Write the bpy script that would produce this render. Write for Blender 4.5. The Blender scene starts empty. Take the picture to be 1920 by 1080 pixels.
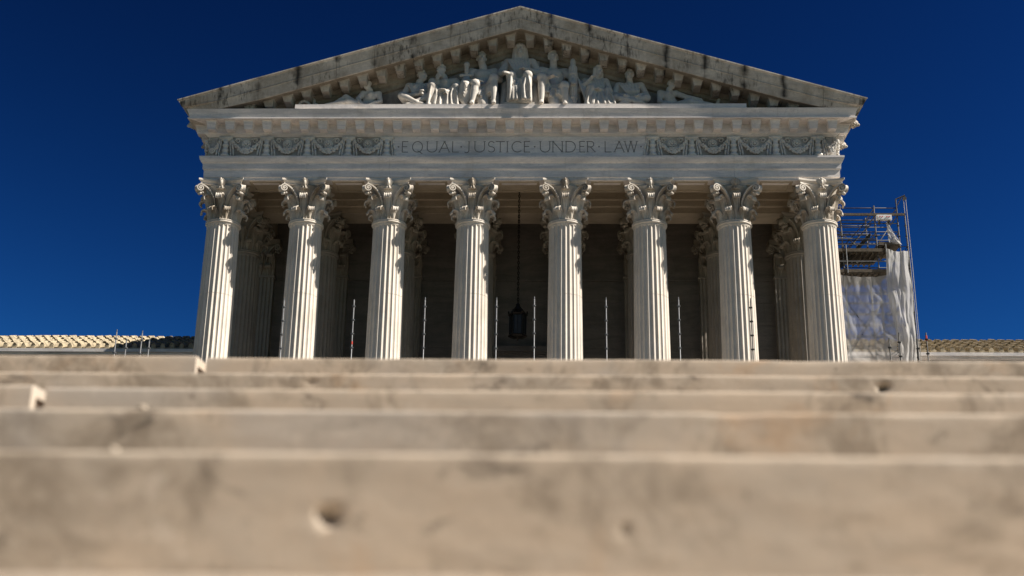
import bpy, bmesh, math, random
from math import sin, cos, pi, sqrt, radians, atan2, tan, hypot
from mathutils import Vector, Matrix, noise
random.seed(11)
sc = bpy.context.scene
COL = sc.collection

# ------------------------------------------------------------------ camera
CX = 1.3311
TH, PS, RO = .31067, -.034715, .013533          # pitch, yaw, roll
cam_d = bpy.data.cameras.new('camera')
cam = bpy.data.objects.new('camera', cam_d)
COL.objects.link(cam)
F = Vector((cos(TH) * sin(PS), cos(TH) * cos(PS), sin(TH)))
R = Vector((cos(PS), -sin(PS), 0))
U = R.cross(F)
R2 = R * cos(RO) + U * sin(RO)
U2 = U * cos(RO) - R * sin(RO)
cam.matrix_world = Matrix(((R2.x, U2.x, -F.x, CX), (R2.y, U2.y, -F.y, 0), (R2.z, U2.z, -F.z, 0), (0, 0, 0, 1)))
cam_d.sensor_width = 36
cam_d.lens = 42.097
cam_d.clip_start = .02
cam_d.clip_end = 6000
cam_d.dof.use_dof = True
cam_d.dof.focus_distance = 47.5
cam_d.dof.aperture_fstop = 4.0
sc.camera = cam

# ------------------------------------------------------------------ sky, sun, exposure
SUN = Vector((1.05, -.20, 1.0)).normalized()
w = bpy.data.worlds.new('World')
sc.world = w
w.use_nodes = True
nt = w.node_tree
nt.nodes.clear()
sky = nt.nodes.new('ShaderNodeTexSky')
sky.sky_type = 'NISHITA'
sky.sun_disc = False
sky.sun_elevation = math.asin(SUN.z)
sky.sun_rotation = atan2(SUN.x, SUN.y)
sky.altitude = 0
sky.air_density = 1.0
sky.dust_density = 0.0
sky.ozone_density = 5.0
def vmath(op, a, v):
    k = nt.nodes.new('ShaderNodeVectorMath')
    k.operation = op
    nt.links.new(a, k.inputs[0])
    k.inputs[1].default_value = v
    return k.outputs[0]


# the whole sky through one contrast curve: the deep polarised blue of the photograph
deep = vmath('MINIMUM', vmath('MULTIPLY', sky.outputs[0], (.25, .25, .25)), (1.4, 1.4, 1.4))
gm = nt.nodes.new('ShaderNodeGamma')
gm.inputs['Gamma'].default_value = 2.6
bg = nt.nodes.new('ShaderNodeBackground')
bg.inputs['Strength'].default_value = .073
wo = nt.nodes.new('ShaderNodeOutputWorld')
nt.links.new(deep, gm.inputs[0])
nt.links.new(vmath('MULTIPLY', gm.outputs[0], (.62, 1.19, 1.05)), bg.inputs[0])
nt.links.new(bg.outputs[0], wo.inputs[0])
sd = bpy.data.lights.new('sun', 'SUN')
sd.energy = 5.0
sd.angle = radians(.53)
sd.color = (1.0, .93, .84)
sun = bpy.data.objects.new('sun', sd)
COL.objects.link(sun)
sun.rotation_euler = SUN.to_track_quat('Z', 'Y').to_euler()
sun.location = (60, -20, 60)
sc.view_settings.view_transform = 'Standard'
sc.view_settings.look = 'None'
sc.view_settings.exposure = 0.88
sc.view_settings.gamma = 1.0
sc.view_settings.use_curve_mapping = False

# ------------------------------------------------------------------ materials
def lin(r, g, b):
    f = lambda c: c / 12.92 if c <= .04045 else ((c + .055) / 1.055) ** 2.4
    return (f(r / 255), f(g / 255), f(b / 255), 1)


class NM:
    """small helper round a node tree"""
    def __init__(s, name, rough=.7, spec=.3):
        s.m = bpy.data.materials.new(name)
        s.m.use_nodes = True
        s.t = s.m.node_tree
        s.b = s.t.nodes['Principled BSDF']
        s.b.inputs['Roughness'].default_value = rough
        s.b.inputs['Specular IOR Level'].default_value = spec
        s.pos = s.t.nodes.new('ShaderNodeNewGeometry').outputs['Position']

    def n(s, typ, **kw):
        k = s.t.nodes.new(typ)
        for a, v in kw.items():
            setattr(k, a, v)
        return k

    def L(s, a, b):
        s.t.links.new(a, b)

    def scale(s, v, src=None):
        k = s.n('ShaderNodeVectorMath', operation='MULTIPLY')
        s.L(src or s.pos, k.inputs[0])
        k.inputs[1].default_value = v
        return k.outputs[0]

    def noise(s, vec, scale, detail=4, rough=.55, dist=0):
        k = s.n('ShaderNodeTexNoise')
        s.L(vec, k.inputs['Vector'])
        k.inputs['Scale'].default_value = scale
        k.inputs['Detail'].default_value = detail
        k.inputs['Roughness'].default_value = rough
        k.inputs['Distortion'].default_value = dist
        return k.outputs['Fac']

    def ramp(s, fac, a, b, ca=(0, 0, 0, 1), cb=(1, 1, 1, 1)):
        k = s.n('ShaderNodeValToRGB')
        s.L(fac, k.inputs[0])
        e = k.color_ramp.elements
        e[0].position, e[1].position = a, b
        e[0].color, e[1].color = ca, cb
        return k.outputs[0]

    def mix(s, fac, a, b, mode='MIX'):
        k = s.n('ShaderNodeMix', data_type='RGBA', blend_type=mode)
        for sock, v in ((k.inputs['Factor'], fac), (k.inputs['A'], a), (k.inputs['B'], b)):
            if isinstance(v, (int, float)):
                sock.default_value = v
            elif isinstance(v, tuple):
                sock.default_value = v
            else:
                s.L(v, sock)
        return k.outputs['Result']

    def math(s, op, a, b=None, c=None):
        k = s.n('ShaderNodeMath', operation=op)
        for i, v in enumerate((a, b, c)):
            if v is None:
                continue
            if isinstance(v, (int, float)):
                k.inputs[i].default_value = v
            else:
                s.L(v, k.inputs[i])
        return k.outputs[0]

    def color(s, c):
        if isinstance(c, tuple):
            s.b.inputs['Base Color'].default_value = c
        else:
            s.L(c, s.b.inputs['Base Color'])

    def bump(s, h, strength=.3, dist=.02):
        k = s.n('ShaderNodeBump')
        k.inputs['Strength'].default_value = strength
        k.inputs['Distance'].default_value = dist
        s.L(h, k.inputs['Height'])
        s.L(k.outputs[0], s.b.inputs['Normal'])


def marble(name, light, grey, dirt, vein=(.35, .35, 2.2), veinamt=.55, dirtamt=.5, bump=.25, dirt_lo=.52, dirt_hi=.75):
    m = NM(name, .62, .3)
    v = m.noise(m.scale(vein), 1.3, 7, .62, 1.1)
    base = m.mix(m.math('MULTIPLY', m.ramp(v, .42, .66), veinamt), light, grey)
    thin = m.noise(m.scale((vein[0] * 1.7, vein[1] * 1.7, vein[2] * 1.5)), 1.1, 6, .6, 2.2)
    tv = m.math('ABSOLUTE', m.math('SUBTRACT', thin, .5))
    base = m.mix(m.math('MULTIPLY', m.ramp(tv, .0, .022, (1, 1, 1, 1), (0, 0, 0, 1)), veinamt * .7), base, grey)
    d = m.noise(m.scale((.9, .9, .55)), 1.0, 8, .68)
    base = m.mix(m.math('MULTIPLY', m.ramp(d, dirt_lo, dirt_hi), dirtamt), base, dirt)
    fine = m.noise(m.pos, 9, 5, .7)
    base = m.mix(m.math('MULTIPLY', m.ramp(fine, .45, .8), .35 * dirtamt), base, dirt)
    m.color(base)
    m.bump(m.noise(m.pos, 22, 5, .65), bump, .012)
    return m


MAT = {}
MAT['column'] = marble('column_marble', (.70, .625, .53, 1), (.52, .48, .43, 1), (.40, .34, .265, 1), (.5, .5, .6), .45, .6)
_c = MAT['column']
_b = _c.b.inputs['Base Color'].links[0].from_socket
_s = _c.noise(_c.scale((2.6, 2.6, .22)), 1.0, 6, .65)
_b = _c.mix(_c.math('MULTIPLY', _c.ramp(_s, .50, .68), .55), _b, (.42, .375, .32, 1))
_s = _c.noise(_c.scale((1.3, 1.3, 1.0)), 1.0, 4, .6, .6)
_b = _c.mix(_c.math('MULTIPLY', _c.ramp(_s, .52, .66), .35), _b, (.52, .50, .47, 1))
_c.color(_b)
MAT['column'] = _c.m
MAT['inner'] = marble('shade_darkened_column_marble', (.335, .295, .24, 1), (.235, .21, .18, 1), (.14, .12, .09, 1), (.5, .5, .6), .45, .6).m  # inner columns: portico shade put into the colour, over somewhat dirtier marble
MAT['inner_carved'] = marble('shade_darkened_carved_marble', (.36, .315, .245, 1), (.24, .215, .175, 1), (.14, .11, .078, 1), (.6, .6, .8), .45, .8).m  # capitals of the inner rows, darkened by the same painted shade
MAT['carved'] = marble('carved_marble', (.70, .635, .545, 1), (.46, .43, .385, 1), (.235, .185, .13, 1), (1.1, 1.1, 1.2), .5, .95, .3, .42, .66).m
MAT['marble'] = marble('entablature_marble', (.88, .81, .745, 1), (.52, .505, .51, 1), (.38, .32, .25, 1), (.28, .5, 1.9), .8, .45).m
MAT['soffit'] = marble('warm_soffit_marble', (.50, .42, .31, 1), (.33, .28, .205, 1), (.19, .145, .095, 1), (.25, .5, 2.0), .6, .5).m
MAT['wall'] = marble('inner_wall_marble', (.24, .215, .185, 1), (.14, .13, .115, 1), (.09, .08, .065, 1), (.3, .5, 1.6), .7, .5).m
MAT['tympanum'] = marble('shade_darkened_tympanum_marble', (.46, .42, .37, 1), (.31, .295, .275, 1), (.13, .11, .09, 1), (.3, .5, 1.6), .7, .8, .25, .42, .66).m  # deep shade of the pediment put into the base tones; mottled stains on top
MAT['relief'] = marble('stained_relief_marble', (.82, .78, .71, 1), (.56, .545, .52, 1), (.36, .31, .25, 1), (.7, .7, .9), .4, .7, .25, .46, .72).m
MAT['field'] = marble('frieze_field_marble', (.60, .575, .53, 1), (.42, .41, .395, 1), (.25, .215, .175, 1), (.3, .5, 1.6), .6, .8, .25, .42, .66).m
MAT['rake_soffit'] = marble('brown_rake_soffit_marble', (.42, .36, .275, 1), (.28, .245, .19, 1), (.13, .105, .075, 1), (.3, .5, 1.6), .6, .8, .25, .40, .64).m  # darker brown tone for the soffit and bed faces of the rake
MAT['statue'] = marble('statue_marble', (.63, .58, .51, 1), (.43, .41, .375, 1), (.22, .185, .145, 1), (.7, .7, .9), .4, .6).m


def cornice_mat():
    nm = marble('weathered_cornice_marble', (.66, .60, .51, 1), (.40, .385, .36, 1), (.26, .215, .16, 1), (.4, .5, 1.4), .7, .8, .35, .40, .66)
    base = nm.b.inputs['Base Color'].links[0].from_socket
    # thin run-down streaks
    st = nm.noise(nm.scale((9, 9, .8)), 1.0, 4, .6)
    area = nm.noise(nm.scale((.55, .5, .55)), 1.0, 3, .5)
    k = nm.math('MULTIPLY', nm.ramp(st, .50, .66), nm.ramp(area, .44, .58))
    base = nm.mix(nm.math('MULTIPLY', k, .75), base, (.05, .043, .036, 1))
    # soot that has gathered at the joints of the stones, most of it near the ridge
    sx = nm.n('ShaderNodeSeparateXYZ')
    nm.L(nm.pos, sx.inputs[0])
    wob = nm.math('MULTIPLY_ADD', nm.noise(nm.scale((2.5, 2.5, 2.5)), 1.0, 4, .6), .30, -.15)
    ax = nm.math('ADD', nm.math('ABSOLUTE', sx.outputs[0]), wob)
    d = nm.math('PINGPONG', nm.math('SUBTRACT', ax, 1.30), .78)
    near = nm.ramp(d, .01, .20, (1, 1, 1, 1), (0, 0, 0, 1))
    patch = nm.ramp(nm.noise(nm.scale((.8, .6, 1.5)), 1.0, 3, .5), .43, .54)
    base = nm.mix(nm.math('MULTIPLY', nm.math('MULTIPLY', near, patch), .93), base, (.018, .016, .015, 1))
    nm.color(base)
    return nm.m


MAT['cornice'] = cornice_mat()


def step_mat():
    m = NM('worn_step_marble', .75, .25)
    a = m.noise(m.scale((1, 1, 1.4)), 3.2, 9, .72, .6)
    c = m.mix(m.ramp(a, .38, .62), (.56, .455, .345, 1), (.465, .395, .315, 1))
    b = m.noise(m.scale((1.2, 1.2, 1.1)), 5.2, 9, .72, .6)
    c = m.mix(m.math('MULTIPLY', m.ramp(b, .49, .62), .85), c, (.27, .22, .165, 1))
    o = m.noise(m.pos, 5.0, 5, .65, .9)
    c = m.mix(m.math('MULTIPLY', m.ramp(o, .57, .70), .45), c, (.52, .34, .20, 1))
    gr = m.noise(m.scale((1, 1, 1)), 2.3, 4, .6, .4)
    c = m.mix(m.math('MULTIPLY', m.ramp(gr, .52, .66), .45), c, (.44, .405, .365, 1))
    dk = m.noise(m.scale((1.0, 1.0, 1.5)), 10.0, 8, .72, .6)
    c = m.mix(m.math('MULTIPLY', m.ramp(dk, .585, .68), .75), c, (.085, .07, .055, 1))
    lt = m.noise(m.scale((1.0, 1.0, 1.0)), 14.0, 6, .7, .3)
    c = m.mix(m.math('MULTIPLY', m.ramp(lt, .62, .72), .5), c, (.68, .60, .50, 1))
    m.color(c)
    m.bump(m.noise(m.pos, 140, 6, .75), .35, .002)
    return m.m


MAT['step'] = step_mat()


def plain(name, col, rough=.6, metal=0, var=.25, scale=6, spec=.4):
    m = NM(name, rough, spec)
    n = m.noise(m.pos, scale, 5, .6)
    dk = tuple(c * (1 - var) for c in col[:3]) + (1,)
    lt = tuple(min(1, c * (1 + var * .6)) for c in col[:3]) + (1,)
    m.color(m.mix(m.ramp(n, .35, .65), dk, lt))
    m.b.inputs['Metallic'].default_value = metal
    return m.m


MAT['plaza'] = plain('plaza_paving', (.125, .108, .088), .8, 0, .2, 1.2)
MAT['ground'] = plain('pavement_ground', (.075, .068, .058), .85, 0, .2, .3)
MAT['tile'] = plain('marble_roof_tile', (.36, .30, .20), .7, 0, .45, 4.0)
MAT['bronze'] = plain('dark_bronze', (.030, .026, .022), .45, .7, .3, 8)
MAT['glass'] = plain('smoked_lantern_glass', (.03, .03, .028), .45, 0, .2, 5)
MAT['steel'] = plain('galvanised_steel', (.17, .175, .18), .5, .3, .25, 14)
MAT['dull_steel'] = plain('weathered_scaffold_steel', (.04, .039, .036), .6, 0, .35, 9)
MAT['plank'] = plain('scaffold_plank_wood', (.10, .08, .055), .8, 0, .35, 7)
MAT['red'] = plain('red_tape', (.55, .05, .03), .6, 0, .15, 9)
MAT['white'] = plain('white_painted_metal', (.75, .75, .74), .5, 0, .08, 9)
MAT['rope'] = plain('grey_rope', (.42, .40, .37), .8, 0, .15, 20)
MAT['letter'] = plain('soot_in_carved_letters', (.27, .245, .215), .85, 0, .3, 9)
MAT['door'] = plain('bronze_door', (.05, .04, .03), .45, .6, .3, 5)
MAT['roofslab'] = plain('roof_covering', (.30, .28, .24), .8, 0, .2, 2)


def net_mat(lo, hi):
    m = NM('white_debris_sheet', .6, .2)
    n = m.noise(m.scale((1.2, 1.2, .6)), 1.6, 5, .6)
    m.color(m.mix(m.ramp(n, .35, .7), (.42, .41, .39, 1), (.60, .59, .57, 1)))
    tr = m.n('ShaderNodeBsdfTransparent')
    tl = m.n('ShaderNodeBsdfTranslucent')
    tl.inputs[0].default_value = (.75, .75, .74, 1)
    m1 = m.n('ShaderNodeMixShader')
    m1.inputs[0].default_value = .35
    m.L(m.b.outputs[0], m1.inputs[1])
    m.L(tl.outputs[0], m1.inputs[2])
    m2 = m.n('ShaderNodeMixShader')
    f = m.math('MULTIPLY_ADD', m.ramp(m.noise(m.scale((1.5, 1.5, .7)), 1.1, 3, .5), .38, .60), hi - lo, lo)
    m.L(f, m2.inputs[0])
    m.L(m1.outputs[0], m2.inputs[1])
    m.L(tr.outputs[0], m2.inputs[2])
    m.L(m2.outputs[0], m.t.nodes['Material Output'].inputs[0])
    return m.m


MAT['net'] = net_mat(.40, .52)
MAT['thick_net'] = net_mat(.06, .22)

# ------------------------------------------------------------------ mesh helpers
WLOC = {}


class MB:
    def __init__(s):
        s.v, s.f = [], []

    def add(s, vs, fs):
        o = len(s.v)
        s.v += [tuple(p) for p in vs]
        s.f += [tuple(i + o for i in q) for q in fs]
        return s

    def box(s, x0, x1, y0, y1, z0, z1, taper=0, ty=0):
        t = taper
        vs = [(x0 + t, y0 + ty, z0), (x1 - t, y0 + ty, z0), (x1 - t, y1, z0), (x0 + t, y1, z0), (x0, y0, z1), (x1, y0, z1), (x1, y1, z1), (x0, y1, z1)]
        return s.add(vs, [(0, 3, 2, 1), (4, 5, 6, 7), (0, 1, 5, 4), (1, 2, 6, 5), (2, 3, 7, 6), (3, 0, 4, 7)])

    def tube(s, a, b, r, n=8, r2=None, cap=True):
        a, b = Vector(a), Vector(b)
        r2 = r if r2 is None else r2
        q = (b - a).to_track_quat('Z', 'Y')
        vs = []
        for p, rr in ((a, r), (b, r2)):
            for i in range(n):
                vs.append(p + q @ Vector((rr * cos(2 * pi * i / n), rr * sin(2 * pi * i / n), 0)))
        fs = [(i, (i + 1) % n, n + (i + 1) % n, n + i) for i in range(n)]
        if cap:
            fs += [tuple(range(n - 1, -1, -1)), tuple(range(n, 2 * n))]
        return s.add(vs, fs)

    def path(s, pts, r, n=6):
        for a, b in zip(pts[:-1], pts[1:]):
            s.tube(a, b, r, n)
        return s

    def lathe(s, prof, n=32, c=(0, 0, 0), cap=True):
        vs = []
        for r, z in prof:
            for i in range(n):
                t = 2 * pi * i / n
                vs.append((c[0] + r * cos(t), c[1] + r * sin(t), c[2] + z))
        fs = []
        for k in range(len(prof) - 1):
            for i in range(n):
                j = (i + 1) % n
                fs.append((k * n + i, k * n + j, (k + 1) * n + j, (k + 1) * n + i))
        if cap:
            fs += [tuple(range(n - 1, -1, -1)), tuple((len(prof) - 1) * n + i for i in range(n))]
        return s.add(vs, fs)

    def capsule(s, a, b, ra, rb, n=10):
        a, b = Vector(a), Vector(b)
        d = b - a
        q = d.to_track_quat('Z', 'Y') if d.length > 1e-5 else Matrix.Identity(3).to_quaternion()
        rows = [(-ra * cos(t), ra * sin(t), 0) for t in (.0, .5, 1.0)] + [(0, ra, 0), (0, rb, 1)] + [(rb * sin(t), rb * cos(t), 1) for t in (.55, 1.1, pi / 2)]
        vs = []
        for h, r, e in rows:
            c = (b if e else a)
            for i in range(n):
                t = 2 * pi * i / n
                vs.append(c + q @ Vector((max(r, .0005) * cos(t), max(r, .0005) * sin(t), h)))
        m = len(rows)
        fs = [(k * n + i, k * n + (i + 1) % n, (k + 1) * n + (i + 1) % n, (k + 1) * n + i) for k in range(m - 1) for i in range(n)]
        fs += [tuple(range(n - 1, -1, -1)), tuple((m - 1) * n + i for i in range(n))]
        return s.add(vs, fs)

    def ell(s, c, r, rot=None, n=12, m=8):
        vs = []
        for k in range(m + 1):
            t = pi * k / m
            for i in range(n):
                u = 2 * pi * i / n
                p = Vector((r[0] * max(sin(t), .001) * cos(u), r[1] * max(sin(t), .001) * sin(u), -r[2] * cos(t)))
                if rot is not None:
                    p = rot @ p
                vs.append(p + Vector(c))
        fs = [(k * n + i, k * n + (i + 1) % n, (k + 1) * n + (i + 1) % n, (k + 1) * n + i) for k in range(m) for i in range(n)]
        fs += [tuple(range(n - 1, -1, -1)), tuple(m * n + i for i in range(n))]
        return s.add(vs, fs)

    def mesh(s, name, mat, smooth=False):
        me = bpy.data.meshes.new(name)
        me.from_pydata(s.v, [], s.f)
        me.materials.append(mat)
        if smooth:
            me.polygons.foreach_set('use_smooth', [True] * len(me.polygons))
        me.update()
        return me


def place(name, data, parent=None, loc=(0, 0, 0), rz=0):
    """link an object whose LOCAL origin sits at the world point loc"""
    o = bpy.data.objects.new(name, data)
    COL.objects.link(o)
    wl = Vector(loc)
    if parent is not None:
        o.parent = parent
        o.location = wl - WLOC[parent.name]
    else:
        o.location = wl
    o.rotation_euler = (0, 0, rz)
    WLOC[o.name] = wl
    return o


def put(name, mb, mat, parent=None, smooth=False):
    """mesh given in world coordinates"""
    return place(name, mb.mesh(name, mat, smooth), parent)


def tag(o, label=None, cat=None, group=None, kind=None):
    if label: o['label'] = label
    if cat: o['category'] = cat
    if group: o['group'] = group
    if kind: o['kind'] = kind
    return o


def band(prof, x0, x1, yf, ml=False, mr=False):
    """a straight run of moulding along X; prof = [(offset outwards, z)] closed polygon; ml, mr: mitred for a return"""
    mb = MB()
    n = len(prof)
    vs = [((x0 - o) if ml else x0, yf - o, z) for o, z in prof] + [((x1 + o) if mr else x1, yf - o, z) for o, z in prof]
    fs = [(i, n + i, n + (i + 1) % n, (i + 1) % n) for i in range(n)] + [tuple(range(n)), tuple(range(2 * n - 1, n - 1, -1))]
    return mb.add(vs, fs)


def side_band(prof, side, hx, yf, yb):
    mb = MB()
    n = len(prof)
    vs = [(side * (hx + o), yf - o, z) for o, z in prof] + [(side * (hx + o), yb, z) for o, z in prof]
    fs = [(i, n + i, n + (i + 1) % n, (i + 1) % n) for i in range(n)] + [tuple(range(n)), tuple(range(2 * n - 1, n - 1, -1))]
    return mb.add(vs, fs)


def fix(me):
    bm = bmesh.new()
    bm.from_mesh(me)
    bmesh.ops.recalc_face_normals(bm, faces=bm.faces)
    bm.to_mesh(me)
    bm.free()


# ------------------------------------------------------------------ key numbers (metres, camera lens at z = 0)
D = 45.37            # front column axis
YF = D - .63         # architrave face
HX = 12.83           # half width of architrave
ZA = 18.95           # architrave soffit / abacus top
ZN = 17.22           # neck of the columns
ZB = 4.9             # portico floor
Y2 = D + 3.67        # second row of columns
YW = 52.3            # inner wall face
COLX = [-(1.869 + 3.4 * k) for k in (3, 2, 1, 0)] + [1.869 + 3.4 * k for k in (0, 1, 2, 3)]

# ------------------------------------------------------------------ the setting
g = MB().add([(-2500, -400, -.36), (2500, -400, -.36), (2500, 4000, -.36), (-2500, 4000, -.36)], [(0, 1, 2, 3)])
tag(put('ground', g, MAT['ground']), kind='structure')

RIS = [(.504 + .457 * k, z) for k, z in enumerate((.036, .169, .300, .430, .568, .716))]
steps = place('front_steps', MB().box(-16, 18, 2.9, 3.2, -.3, .70).mesh('front_steps', MAT['step']))
tag(steps, kind='structure')
CHIPS = {1: [(1.152, .118, .0050, .022), (1.1575, .1155, .0038, .014), (1.39, .108, .0030, .004)],
         2: [],
         4: [(1.99, .545, .0065, .03), (.85, .55, .005, .010)],
         5: []}
JOINTS = {0: [-.62, 2.9], 1: [-1.4, 3.3], 2: [-.1, 3.0], 3: [.507, 4.1], 4: [-1.1, 3.2], 5: [.492, 4.4], -1: [-.4, 2.2], -2: [.1, 3.1]}


def step_block(k, x0, x1, yf, zb, zt, depth, dy, dz):
    """riser with a rounded worn nosing, real chips and waves; the tread behind it"""
    xs = [x0 + (x1 - x0) * i / 40 for i in range(41)]
    lo, hi = CX - .46 * yf - .1, CX + .46 * yf + .1       # what a lens standing here takes in, built finer
    fine = .004 if k < 2 else .008
    if k >= 0:
        xs = [x for x in xs if not lo < x < hi]
        x = max(lo, x0 + .001)
        while x < min(hi, x1 - .001):
            xs.append(x)
            x += fine
        xs = sorted(set(xs))
    n = len(xs) - 1
    rr = .0045
    NZ = 26 if k in (1, 2, 4) else 12
    prof = [(0, zb)] + [(0, zb + (zt - rr - zb) * i / NZ) for i in range(1, NZ + 1)]
    prof += [(rr * (1 - cos(t)), zt - rr + rr * sin(t)) for t in (.4, .8, 1.2, pi / 2)]
    prof += [(.06, zt), (.16, zt), (depth, zt)]
    vs, fs = [], []
    m = len(prof)
    for i in range(n + 1):
        x = xs[i]
        for j, (py, pz) in enumerate(prof):
            q = Vector((x * 2.2 + k * 7, pz * 9, k * 3.1))
            wv = .0006 * noise.noise(q) + .0005 * noise.noise(q * 4.1) + .0005 * noise.noise(q * 13)
            edge = max(0, 1 - abs(pz - zt) / .03) if py < .03 else 0
            ch = edge * max(0, noise.noise(Vector((x * 9.3, k * 9.7, 2))) - .45) * .005
            pit = 0
            for (cx, cz, cr, cd) in CHIPS.get(k, ()):
                d2 = (((x - cx) / cr) ** 2 + ((pz - cz) / (cr * .75)) ** 2) * max(.25, 1 + 1.1 * noise.noise(Vector((x * 260, pz * 260, k))))
                if py < .03 and d2 < 6:
                    pit += cd * math.exp(-d2)
            vs.append((x, yf + dy + py + wv * (py < .1) + ch + pit, pz + dz - ch * .8 + (.0010 * noise.noise(q * 1.7) if py > 0 else 0)))
    for i in range(n):
        for j in range(m - 1):
            a = i * m + j
            fs.append((a, a + m, a + m + 1, a + 1))
    # closed ends, back and underside
    o = len(vs)
    vs += [(x0, yf + depth, zb), (x1, yf + depth, zb)]
    e1 = n * m
    fs += [(m - 1, e1 + m - 1, o + 1, o), (0, o, o + 1, e1)]
    for e, ob in ((0, o), (e1, o + 1)):                  # end faces with corners of their own, so they shade flat
        q = len(vs)
        vs += [vs[e + j] for j in range(m)] + [vs[ob]]
        fs.append(tuple(q + j for j in range(m + 1)) if e else tuple(q + j for j in range(m, -1, -1)))
    return MB().add(vs, fs)


random.seed(5)
allr = [(-2, .504 - .914, -.217), (-1, .504 - .457, -.087)] + [(k, y, z) for k, (y, z) in enumerate(RIS)]
for k, y, z in allr:
    zb = (z - .13) if k < 4 else RIS[k - 1][1]
    if k < 0: zb = -.36 if k == -2 else -.217
    xs = [-16.0]
    j0, j1 = JOINTS[k]
    while xs[-1] + 2.2 < j0 - .8: xs.append(xs[-1] + random.uniform(1.9, 2.6))
    xs += [j0, j1]
    while xs[-1] < 15: xs.append(xs[-1] + random.uniform(1.9, 2.6))
    xs.append(18.0)
    for a, b in zip(xs[:-1], xs[1:]):
        proud = -.016 if abs(b - j0) < 1e-6 and k in (3, 5) else random.uniform(-.004, .004)
        up = .001 if abs(b - j0) < 1e-6 and k in (3, 5) else 0
        mb = step_block(k, a + .005, b - .007, y, zb - .02, z, .55 if k < 5 else 1.2, proud, up)
        o = put('step_stone', mb, MAT['step'], steps, True)
# light crumbs of stone lying on the treads
for i, (x, k, s) in enumerate(((.97, 1, .0038), (.83, 2, .0052))):
    mb = MB()
    mb.ell((0, 0, s * .5), (s * 1.2, s, s * .8), n=8, m=6)
    mb.v = [tuple(Vector(p) * (1 + .35 * noise.noise(Vector(p) * 200))) for p in mb.v]
    tag(place('stone_chip', mb.mesh('stone_chip', MAT['step'], True), None, (x, RIS[k][0] + .012, RIS[k][1])),
        ('pale crumb of stone on the second step nosing', 'pale crumb of stone on the third step nosing', 'tiny pale crumb of stone on the lowest step in view')[i], 'stone chip', 'crumbs of stone on the front steps')

pl = MB().box(-60, 60, 3.97, 31, -.3, .712)
tag(put('plaza', pl, MAT['plaza']), kind='structure')
mb = MB()
NS = 28
for i in range(NS):
    y0 = 30.0 + i * .4
    mb.box(-15.5, 15.5, y0, 42.4, .724 + i * (ZB - .724) / NS - (.15 if i else .5), .724 + (i + 1) * (ZB - .724) / NS)
tag(put('main_steps', mb, MAT['plaza']), kind='structure')

# ------------------------------------------------------------------ courthouse
court = place('courthouse', None, None, (0, YF, ZB))
tag(court, 'white marble temple-front courthouse with eight Corinthian columns and a sculpted pediment', 'building')

mb = MB().box(-14.4, 14.4, 42.4, 78, .3, ZB)
put('podium', mb, MAT['marble'], court)


# --- column meshes, shared by all sixteen
def shaft_mesh():
    NF, PP = 24, 10
    z0, z1 = ZB + .62, ZN - .10
    rows = []
    H = z1 - z0
    zs = [0, .02, .05, .09] + [.2 + (H - .5) * i / 12 for i in range(13)] + [H - .22, H - .17, H - .13, H - .10, H - .075, H - .04, H]
    DRUM = (2.95, 5.75, 8.62)
    for jz in DRUM:
        zs += [jz - .009, jz - .003, jz + .003, jz + .009]
    zs = sorted(set(round(z, 4) for z in zs))
    vs, fs = [], []
    n = NF * PP
    for z in zs:
        t = z / H
        r = .745 - .095 * t ** 1.6 - .006 * t
        dep = 1.0
        top = H - .075
        if z > top - .10:
            u = (z - (top - .10)) / .10
            dep = sqrt(max(0, 1 - u * u)) if u < 1 else 0
        if z < .10:
            u = 1 - z / .10
            dep = sqrt(max(0, 1 - u * u))
        if z > H - .05:
            r += .015
        if any(abs(z - jz) < .004 for jz in DRUM):
            r -= .012
        for i in range(n):
            k = i % PP
            a = 2 * pi * i / n
            # fillet = first two points, flute = the rest, circular section
            if k <= 1:
                d = 0
            else:
                s = (k - 1) / (PP - 1) * 2 - 1
                s = (k - 1) / (PP - 1) * 2 - 1
                d = (1 - s * s) * .044
            vs.append(((r - d * dep) * cos(a), (r - d * dep) * sin(a), z0 + z - ZB))
    m = len(zs)
    for k in range(m - 1):
        for i in range(n):
            j = (i + 1) % n
            fs.append((k * n + i, k * n + j, (k + 1) * n + j, (k + 1) * n + i))
    fs.append(tuple((m - 1) * n + i for i in range(n)))
    return MB().add(vs, fs)


SHAFT = shaft_mesh().mesh('column', MAT['column'])
ZNL = ZN - ZB        # neck in column space
ASTR = MB().lathe([(.60, -.10), (.665, -.10), (.70, -.08), (.715, -.05), (.70, -.02), (.68, -.008), (.70, 0), (.712, .02), (.70, .045), (.60, .05)], 48, (0, 0, ZNL)).mesh('astragal', MAT['column'], True)
BELL = MB().lathe([(.60, .0), (.60, .25), (.605, .7), (.63, 1.0), (.70, 1.28), (.78, 1.42), (.80, 1.48), (.55, 1.5)], 32, (0, 0, ZNL)).mesh('bell', MAT['carved'], True)
BASE = MB()
BASE.box(-1.0, 1.0, -1.0, 1.0, 0, .2)
BASE.lathe([(.98, .2), (1.0, .26), (.98, .33), (.90, .36), (.84, .40), (.83, .44), (.88, .47), (.90, .51), (.87, .56), (.80, .58), (.78, .63)], 40)
BASE = BASE.mesh('base', MAT['column'])


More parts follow.
